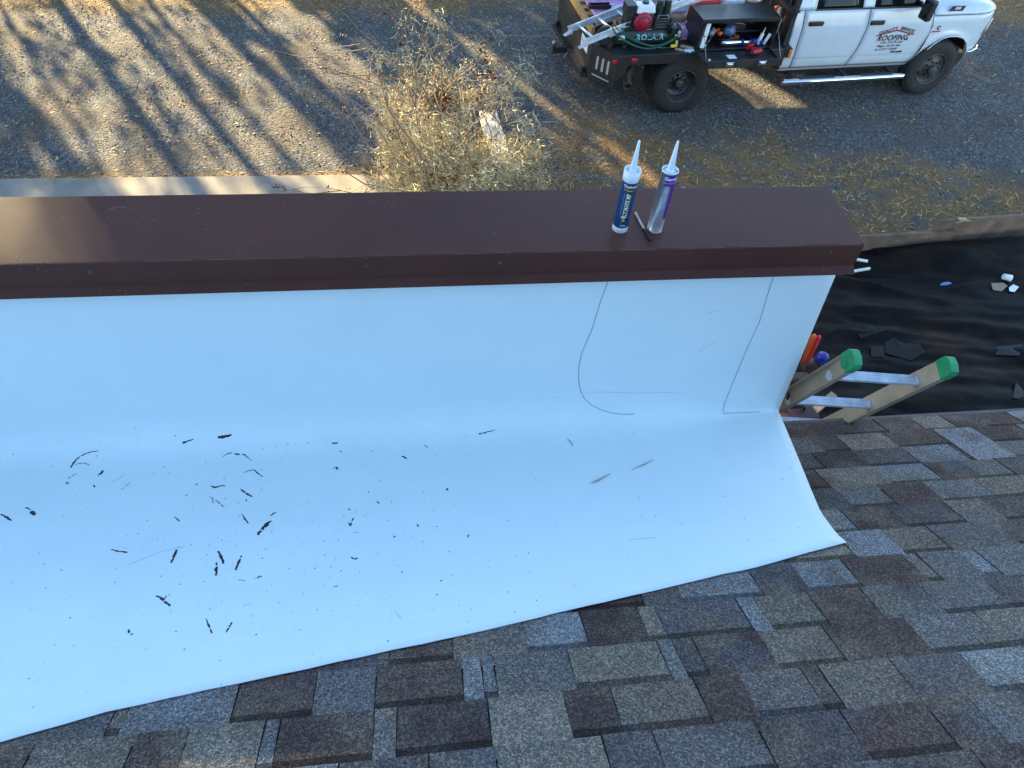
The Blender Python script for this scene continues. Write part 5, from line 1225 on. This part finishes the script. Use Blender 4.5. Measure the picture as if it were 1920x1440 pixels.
# shingle bundles in pink wrap on a pallet
M['pink'] = mat('pink_wrap', (0.50, 0.27, 0.46), 0.3, var=.28, scale=16, bump=.8, bscale=30)
M['kraft'] = mat('kraft_paper', (0.30, 0.21, 0.12), 0.8, var=.25, scale=10, bump=.4)
M['lumber'] = mat('fresh_lumber', (0.50, 0.27, 0.09), 0.75, var=.25, scale=9, bump=.2)
def bundle(label, c, size, m, rz=0.0, name='shingle_bundle', group='wrapped bundles on the truck bed', amp=.012):
    t = load(name, label, 'bundle', c, rz, group); mb = MB(); sx, sy, sz = size; N = 14
    def sq(x, y, z):
        n_ = Vector((x * sx * 6, y * sy * 6, z * 4 + c[0] * 7)); return amp * noise.noise(n_ * 1.7) + amp * .6 * noise.noise(n_ * 4)
    top = [[(x * sx / 2, y * sy / 2, sz + sq(x, y, 1) - .02 * max(abs(x), abs(y)) ** 6) for x in np.linspace(-1, 1, N)] for y in np.linspace(-1, 1, N)]
    mb.grid(top)
    for ed in ([r[0] for r in top], [r[-1] for r in top], top[0], top[-1]):
        mid = [(p[0] * 1.012, p[1] * 1.012, p[2] * .55) for p in ed]; bot = [(p[0] * .99, p[1] * .99, 0.0) for p in ed]; mb.grid([ed, mid, bot])
    mb.build('wrap', m, t, fix=True); return t
pal = load('pallet', 'orange-tinted lumber pallet at the rear of the flatbed under pink bundles', 'pallet', (-.62, 1.42, DZ))
for i, y_ in enumerate(np.linspace(-.55, .55, 6)): MB().b2((-.56, y_ - .05, .075), (.56, y_ + .05, .095)).build('deck_board', M['lumber'], pal, bevel=.002)
for x in (-.54, 0, .54): MB().b2((x - .02, -.60, 0), (x + .02, .60, .0745)).build('stringer', M['lumber'], pal, bevel=.002)
bundle('wide bundle in crinkled pink wrap behind the ladder on the flatbed', (-.58, 1.38, DZ + .096), (1.02, .98, .085), M['pink'])
bundle('upper pink-wrapped bundle stacked on the wide one at the back', (-.50, 1.60, DZ + .185), (.96, .55, .08), M['pink'], .05)
q = tz(1270, 50, 1.02)
bundle('small pink-wrapped bundle between the compressor and the black tool box', (q.x + .0, q.y + .02, DZ), (.30, .34, .12), M['pink'], .1)
bundle('lower tan kraft paper bundle left of the black tool box', (-.02, .86, DZ), (.40, .42, .10), M['kraft'], -.1, amp=.006)
bundle('upper kraft bundle with pink edge left of the black tool box', (-.02, .88, DZ + .10), (.40, .40, .09), M['kraft'], .06, amp=.006)
bundle('top pink sheet bundle behind the pump', (0.0, .98, DZ + .19), (.42, .40, .05), M['pink'], .0)
t = load('plank', 'orange-stained board at the rear edge of the flatbed beside the pink wrap', 'plank', (-1.19, 1.35, DZ)); MB().b2((-.025, -.72, 0), (.025, .72, .10)).build('board', M['lumber'], t, bevel=.003)
t = load('tray', 'dark rubber tray lying on the pink wrap behind the ladder', 'tray', tuple(tz(1124, 14, 1.09))); 
mb = MB(); mb.b2((-.16, -.05, 0), (.16, .05, .012)); mb.b2((-.16, -.05, .012), (.16, -.04, .05)); mb.b2((-.16, .04, .012), (.16, .05, .05)); mb.b2((-.16, -.039, .012), (-.15, .039, .05)); mb.build('tray_body', M['trim'], t, bevel=.003)
q = tz(1160, 33, 1.08); t = load('wood_block', 'brown wood block beside the compressor engine under the ladder', 'wood scrap', (q.x, q.y, DZ)); MB().b2((-.05, -.05, 0), (.05, .05, .18)).build('block', M['lumber'], t, bevel=.003)
# behind the tool box
t = load('fuel_can', 'red fuel can standing behind the black tool box', 'fuel can', (.52, .86, DZ)); mb = MB(); mb.box((0, 0, .18), (.40, .24, .34), taper=.92); mb.build('can_body', mat('red_can', (.55, .012, .012), .4, var=.15), t, bevel=.03)
mb = MB(); mb.tube([(-.12, 0, .345), (-.08, 0, .40), (.08, 0, .40), (.12, 0, .345)], .015, 8); mb.cyl((.15, 0, .34), (.19, 0, .42), .03, .02, 12); mb.build('handle', M['trim'], t)
for lab, x, w, m_ in (('white printed carton behind the tool box next to the red can', .84, .17, 'white_print'), ('taller white carton leaning behind the tool box, right of the first', .99, .10, 'white_plastic')):
    t = load('carton', lab, 'carton', (x, .82, DZ)); MB().box((0, 0, .185), (w, .2, .35), Matrix.Rotation(R(4), 3, 'Y')).build('box', M[m_], t, bevel=.003)
    MB().b2((-w * .3, -.104, .22), (w * .25, -.1015, .32)).build('printed_panel', M['navy'], t)
t = load('bucket', 'beige plastic bucket behind the right end of the tool box', 'bucket', (1.22, .84, DZ)); mb = MB(); mb.lathe((0, 0, 0), (0, 0, 1), [(0, .11), (.33, .135), (.335, .145), (.36, .145), (.36, .128), (.05, .105)], 22, capends=False); mb.build('pail', mat('beige_plastic', (.55, .45, .33), .5), t)
mb = MB(); mb.tube([(-.14, 0, .33), (-.12, -.10, .25), (0, -.15, .22), (.12, -.10, .25), (.14, 0, .33)], .004, 5); mb.build('bail', M['steel'], t)
t = load('work_gloves', 'pale leather gloves wedged between the tool box and the cab', 'gloves', (1.36, .30, DZ)); mb = MB(); mb.tube([(.0, -.02, 0), (.01, -.04, .16), (.03, -.02, .28), (.0, .03, .35), (-.02, .06, .33)], [.03, .045, .04, .032, .02], 9)
for i in range(4): mb.tube([(.0 + i * .012, .03, .34), (.02 + i * .014, .05 + i * .01, .40), (.03 + i * .014, .07, .38)], [.011, .010, .007], 7)
mb.build('glove', mat('pale_leather', (.5, .42, .3), .8, var=.2, bump=.3), t)
t = load('knob', 'round red knob on a short post beside the cab', 'knob', (1.40, .42, DZ)); mb = MB(); mb.cyl((0, 0, 0), (0, 0, .36), .015, n=10); mb.build('post', M['trim'], t); MB().lathe((0, 0, .35), (0, 0, 1), [(0, .02), (.015, .045), (.04, .045), (.055, .02)], 16).build('knob_head', mat('dull_red', (.4, .06, .03), .5), t)
# in and on the open tool box
BZ = .9135
def item(name, label, cat, loc, rz=0.0): return load(name, label, cat, loc, rz, 'things in the open tool box')
t = item('steel_flask', 'shiny steel cylinder with two blue bands lying in the tool box', 'flask', (.78, .13, BZ)); mb = MB(); mb.lathe((-.26, 0, .045), (1, 0, 0), [(0, .02), (.002, .040), (.05, .044), (.06, .045), (.53, .045), (.532, .03)], 22); mb.build('cylinder', M['chrome'], t)

for bx0, bw in ((.02, .045), (.20, .06)): MB().lathe((bx0, 0, .045), (1, 0, 0), [(0, .0465), (bw, .0465)], 22).build('band', M['bluebag'], t)
mb = MB(); mb.lathe((-.29, 0, .045), (1, 0, 0), [(0, .03), (.003, .040), (.03, .041)], 20); mb.build('end_cap', M['trim'], t)
t = item('carton_tube', 'long white box standing at the left end of the open tool box', 'box', (.21, .10, BZ)); rt = Matrix.Rotation(R(7), 3, 'Y') @ Matrix.Rotation(R(-6), 3, 'X'); MB().box((.02, .015, .165), (.062, .06, .32), rt).build('sleeve', M['white_print'], t, bevel=.003); MB().box((.02, .013, .16), (.066, .064, .006), rt).build('strap', M['black'], t)
for lab, x, ln in (('white caulk tube leaning upright at the right end of the tool box', 1.10, 20), ('plain white tube leaning beside it at the far right of the tool box', 1.185, 42)):
    t = item('caulk_tube', lab, 'sealant tube', (x - .02, .12, BZ)); rt = Matrix.Rotation(R(ln * .6), 3, 'Y'); mb = MB(); ax_ = rt @ Vector((0, .06, 1)); mb.lathe((0, 0, .008), ax_, [(0, .02), (.002, .024), (.15, .024), (.155, .02)], 16); mb.build('tube_body', M['white_plastic'], t)
    if ln == 20: mb = MB(); mb.lathe(ax_.normalized() * .16, ax_, [(0, .01), (.02, .009), (.08, .003)], 12); mb.build('nozzle', M['white_plastic'], t)
def lump(name, label, cat, loc, sc, m, seed):
    t = item(name, label, cat, loc); mb = MB(); N = 9; rows_ = []
    for i in range(N):
        th_ = math.pi * i / (N - 1); row = []
        for j in range(13):
            ph = 2 * math.pi * (j % 12) / 12; d_ = Vector((math.sin(th_) * math.cos(ph), math.sin(th_) * math.sin(ph), math.cos(th_))); k_ = 1 + .6 * noise.noise(d_ * 2.2 + Vector((seed, 0, 0))) + .4 * noise.noise(d_ * 6 + Vector((seed, 3, 0)))
            row.append((d_.x * sc[0] * k_, d_.y * sc[1] * k_, sc[2] * .92 + d_.z * sc[2] * k_))
        rows_.append(row)
    mb.grid(rows_); mb.build('bag', m, t); return t
lump('plastic_bag', 'crumpled grey plastic bag at the back left of the tool box', 'bag', (.40, .26, 1.0), (.055, .05, .05), mat('grey_bag', (.28, .30, .32), .4, var=.3), 1)
lump('plastic_bag', 'blue and clear plastic bag in the middle of the tool box', 'bag', (.66, .26, 1.0), (.10, .06, .075), mat('blue_bag', (.10, .14, .30), .35, var=.7, scale=25), 2)
lump('rag', 'pale blue rag under the lid at the right of the tool box', 'rag', (1.02, .33, 1.145), (.07, .05, .05), mat('pale_rag', (.28, .34, .42), .8), 3)
for z_, y_ in ((1.03, .33),): MB()
def pistol(label, loc, rz, m, cat='drill', s_=1.0):
    t = load('cordless_drill', label, cat, loc, rz, 'cordless tools around the tool box'); mb = MB()
    mb.cyl((-.09 * s_, 0, .045 * s_), (.07 * s_, 0, .045 * s_), .040 * s_, .034 * s_, 14); mb.build('motor_housing', m, t, bevel=.004)
    mb = MB(); mb.cyl((.07 * s_, 0, .045 * s_), (.12 * s_, 0, .045 * s_), .026 * s_, .018 * s_, 12); mb.build('chuck', M['trim'], t)
    mb = MB(); mb.box((-.05 * s_, -.08 * s_, .035 * s_), (.05 * s_, .12 * s_, .045 * s_)); mb.box((-.045 * s_, -.155 * s_, .04 * s_), (.10 * s_, .05 * s_, .075 * s_)); mb.build('grip', m, t, bevel=.008); return t
pistol('red cordless drill lying on the let-down tool box door', (.92, -.14, .9045), R(200), mat('red_tool', (.45, .012, .02), .45))
pistol('orange tool in the upper left of the tool box', (.50, .30, 1.031), R(20), M['orange'], s_=.6); pistol('orange tool lying behind the steel flask', (.76, .24, BZ), R(150), M['orange'], s_=.7); pistol('blue tool at the right of the tool box', (1.00, .22, BZ), R(70), M['bluebag'], s_=.9)
t = item('screwdriver', 'long thin steel screwdriver propped at the left of the tool box', 'screwdriver', (.30, .14, BZ)); mb = MB(); mb.cyl((0, 0, .01), (.10, .06, .12), .005, n=8); mb.build('blade', M['steel'], t); mb = MB(); mb.cyl((-.035, -.02, .012), (0.005, .003, .016), .018, .016, 10); mb.build('handle', M['clear_lens'], t)
t = item('pry_bar', 'pale steel bar lying across the back shelf of the tool box', 'bar', (.75, .32, 1.12)); mb = MB(); mb.tube([(-.16, .05, 0), (.10, .02, .0), (.13, .0, .01), (.14, -.03, .0)], .010, 8); mb.build('bar', M['chrome'], t); MB().b2((-.2, .03, -.09), (.2, .12, -.012)).build('rest_block', M['trim'], t)
t = load('notepad', 'small white notepad on the let-down tool box door', 'notepad', (.56, -.17, .9045)); MB().b2((-.06, -.05, 0), (.06, .05, .006)).build('page_block', M['white_print'], t)
t = load('spray_cap', 'small white cap standing at the left of the tool box door', 'cap', (.17, -.30, .9045)); MB().lathe((0, 0, 0), (0, 0, 1), [(0, .018), (.045, .016), (.048, .008)], 14).build('cap', M['white_plastic'], t)
t = load('glove', 'light blue glove on the flatbed edge left of the tool box', 'glove', (.0, .05, DZ)); mb = MB(); mb.box((0, 0, .012), (.10, .05, .022)); 
for i in range(4): mb.tube([(.045, -.02 + i * .013, .012), (.075, -.024 + i * .016, .014), (.095, -.026 + i * .018, .010)], [.008, .008, .005], 7)
mb.tube([(-.01, -.02, .012), (.01, -.045, .012), (.03, -.055, .01)], [.009, .008, .006], 7); mb.build('palm', mat('light_glove', (.6, .68, .75), .7), t, bevel=.008)
for lab, a, b, w in (('broken wood shim on the bed beside the tool box, the longer one', (-.05, .20), (.12, .10), .045), ('short broken wood shim on the bed under the hose coupling', (-.16, .12), (-.06, .06), .03)):
    c = ((a[0] + b[0]) / 2, (a[1] + b[1]) / 2, DZ); t = load('wood_shim', lab, 'wood scrap', c); d_ = math.atan2(b[1] - a[1], b[0] - a[0]); MB().box((0, 0, .013), (math.dist(a, b), w, .022), Matrix.Rotation(d_, 3, 'Z'), taper=.8).build('shim', M['pale_wood'], t)

# ------------------------------------------------------------------ white railing and the shrub round it
M['white_wood'] = mat('white_painted_wood', (0.62, 0.58, 0.50), 0.7, var=.12, scale=6, bump=.3, bscale=40, dirt=(.3, .25, .18), dirt_amt=.5)
rail = thing('railing', 'white painted wooden railing half buried in the shrub', 'railing', (.93, 7.3, 0))
RA = Vector((-.056, .52, .86)); RB = Vector((.018, -.60, .86)); dr_ = (RB - RA).normalized(); sd_ = Vector((dr_.y, -dr_.x, 0)) * -1
def plank(mb, a, b, w, h):
    d_ = (b - a).normalized(); s_ = Vector((-d_.y, d_.x, 0)).normalized() * w / 2; u_ = Vector((0, 0, h / 2))
    pts = [p + sx * s_ + sz * u_ for p in (a, b) for sx, sz in ((-1, -1), (1, -1), (1, 1), (-1, 1))]
    mb.add(pts, [(0, 1, 2, 3), (7, 6, 5, 4), (0, 4, 5, 1), (1, 5, 6, 2), (2, 6, 7, 3), (3, 7, 4, 0)])
mb = MB(); plank(mb, RA, RB, .205, .085); mb.build('top_rail', M['white_wood'], rail, bevel=.004)
mb = MB(); plank(mb, RA - Vector((0, 0, .55)) + dr_ * .06, RB - Vector((0, 0, .55)), .04, .09); mb.build('lower_rail', M['white_wood'], rail, bevel=.003)
for t in (.06, .97): c = RA.lerp(RB, t); MB().b2((c.x - .045, c.y - .045, 0), (c.x + .045, c.y + .045, .817)).build('post', M['white_wood'], rail, bevel=.004)
for i in range(11): c = RA.lerp(RB, .13 + i * .075); MB().b2((c.x - .012, c.y - .016, .355), (c.x + .012, c.y + .016, .817)).build('baluster', M['white_wood'], rail)

shrub = thing('shrub', 'scraggly leafless shrub hung with pale moss and rusty dry leaves', 'shrub', (.45, 7.0, 0)); SB = Vector((.45, 7.0, 0))
M['twig'] = mat('grey_twig', (0.22, 0.17, 0.115), 0.9, var=.35, scale=20)
M['moss'] = island_mat('pale_moss', [(0, (.10, .07, .035)), (.25, (.38, .31, .165)), (.75, (.62, .53, .31)), (1, (.78, .70, .46))], .95)
M['rust_leaf'] = island_mat('rusty_leaves', [(0, (.030, .010, .009)), (.6, (.12, .032, .018)), (1, (.30, .085, .032))], .7)
M['green_leaf'] = island_mat('green_leaves', [(0, (.02, .035, .012)), (.6, (.05, .075, .025)), (1, (.14, .17, .05))], .7)
rnd = random.Random(5); stems = MB(); twigs = MB(); ends = []; mosspts = []
def grow(p, d, L, r, depth, mb):
    n_ = 6; P_ = [p]; q = p; dd = d.normalized()
    for i in range(n_):
        dd = (dd + Vector((rnd.gauss(0, .16), rnd.gauss(0, .16), rnd.gauss(0, .10)))).normalized(); q = q + dd * L / n_; P_.append(q)
        if depth > 0 and i >= 1 and rnd.random() < (.62 if depth > 1 else .5):
            sdv = (dd + Vector((rnd.gauss(0, .75), rnd.gauss(0, .6), rnd.gauss(.1, .5)))).normalized(); grow(q, sdv, L * rnd.uniform(.4, .7), r * .55, depth - 1, twigs)
        if rnd.random() < .6: mosspts.append((q, depth))
    mb.tube(P_, list(np.linspace(r, r * .35, n_ + 1)), 5 if r > .006 else 4, cap=False); ends.append((q, dd))
TIPS = [(790, 40, 7.35), (872, 75, 7.3), (940, 165, 7.2), (655, 165, 7.2), (620, 215, 7.1), (1015, 330, 7.0), (958, 285, 7.1), (860, 190, 7.6), (720, 170, 7.3), (1030, 300, 6.9), (690, 290, 6.8), (800, 170, 7.4), (740, 240, 7.0), (840, 120, 7.2), (900, 210, 7.4), (980, 250, 7.3), (640, 330, 6.9), (780, 260, 7.2), (860, 250, 7.0)]
for (a, b, y_) in TIPS:
    tip = Vector(on_y(a, b, y_)) - SB; st_ = Vector((rnd.gauss(0.1, .3), rnd.gauss(0, .14), 0.0)); d_ = tip - st_
    grow(st_, d_, d_.length * .98, .018, 2, stems)
for i in range(46):
    st_ = Vector((rnd.gauss(0.1, .38), rnd.gauss(0, .2), 0.0)); grow(st_, Vector((rnd.gauss(0, .45), rnd.gauss(0, .35), 1)), rnd.uniform(.7, 1.25), .009, 2, stems)
for i in range(40):
    st_ = Vector((rnd.uniform(-.9, 1.15), rnd.gauss(.2, .25), 0.0)); grow(st_, Vector((rnd.gauss(0, .6), rnd.gauss(0, .4), 1)), rnd.uniform(.25, .55), .005, 1, twigs)
stems.build('branches', M['twig'], shrub, fix=False); o = twigs.build('twigs', M['twig'], shrub, fix=False); o['kind'] = 'stuff'
def strands(name, pts, m, per, ln, wd, droop):
    V, F = [], []; k = 0
    for (c, s_) in pts:
        for _ in range(per):
            d_ = Vector((rnd.gauss(0, 1), rnd.gauss(0, 1), rnd.gauss(-.1, .8))).normalized(); p = c + Vector((rnd.gauss(0, s_), rnd.gauss(0, s_), rnd.gauss(0, s_)))
            w_ = d_.orthogonal().normalized() * wd * rnd.uniform(.6, 1.4); L = ln * rnd.uniform(.5, 1.4)
            for i in range(4):
                V += [tuple(p - w_), tuple(p + w_)]; d_ = (d_ + Vector((rnd.gauss(0, .5), rnd.gauss(0, .5), rnd.gauss(-droop, .4)))).normalized(); p = p + d_ * L / 3
            for i in range(3): F += [k + 2 * i, k + 2 * i + 1, k + 2 * i + 3, k + 2 * i + 2]
            k += 8
    o = raw_mesh(name, np.array(V), np.array(F), 4, m, shrub); o['kind'] = 'stuff'; return o
def NR(q):
    yh = q.y + (q.z - .9) / .585; xh = (q.x + .45) * (yh + 7) / (q.y + 7)
    return not (.20 < yh < 1.05 and .62 < xh < 1.12 and rnd.random() < .985)
core = [(q, .05) for q, d_ in mosspts if NR(q) and -.85 < q.x < .95 and q.z < 2.1 and rnd.random() < .7]
strands('moss', core, M['moss'], 15, .08, .0023, .3)
dense = [(Vector((rnd.uniform(.25, .62), rnd.uniform(-.6, .25), rnd.uniform(.85, 1.0))), .05) for _ in range(70)] + [(Vector((rnd.gauss(.0, .36), rnd.gauss(.02, .2), max(.05, rnd.gauss(.6, .36)))), .07) for _ in range(260)] + [(Vector((rnd.uniform(-.6, 1.1), rnd.gauss(.1, .2), rnd.uniform(.03, .35))), .06) for _ in range(420)]
dense = [d for d in dense if NR(d[0])]
strands('dry_stalks', dense, M['moss'], 11, .16, .0030, .0)
rl = [(q, .022) for q, d_ in ends if rnd.random() < .22] + [(Vector((-.13 + rnd.gauss(0, .10), .2 + rnd.gauss(0, .08), 1.36 + rnd.gauss(0, .09))), .03) for _ in range(95)] + [(Vector((.35 + rnd.gauss(0, .08), .3 + rnd.gauss(0, .08), 1.6 + rnd.gauss(0, .16))), .025) for _ in range(30)]
def leaves(name, pts, m, per, s0):
    V = []
    for c, s_ in pts:
        for _ in range(per):
            p = c + Vector((rnd.gauss(0, s_), rnd.gauss(0, s_), rnd.gauss(0, s_))); a = Vector((rnd.gauss(0, 1), rnd.gauss(0, 1), rnd.gauss(0, 1))).normalized(); b = a.orthogonal().normalized(); z_ = s0 * rnd.uniform(.6, 1.4)
            V += [tuple(p - a * z_), tuple(p + b * z_ * .5), tuple(p + a * z_), tuple(p - b * z_ * .5)]
    o = raw_mesh(name, np.array(V), np.arange(len(V)), 4, m, shrub); o['kind'] = 'stuff'
leaves('rusty_leaves', rl, M['rust_leaf'], 8, .016)
leaves('green_leaves', [(Vector((rnd.gauss(.02, .2), rnd.gauss(0, .15), abs(rnd.gauss(.75, .3)))), .04) for _ in range(26)], M['green_leaf'], 8, .018)
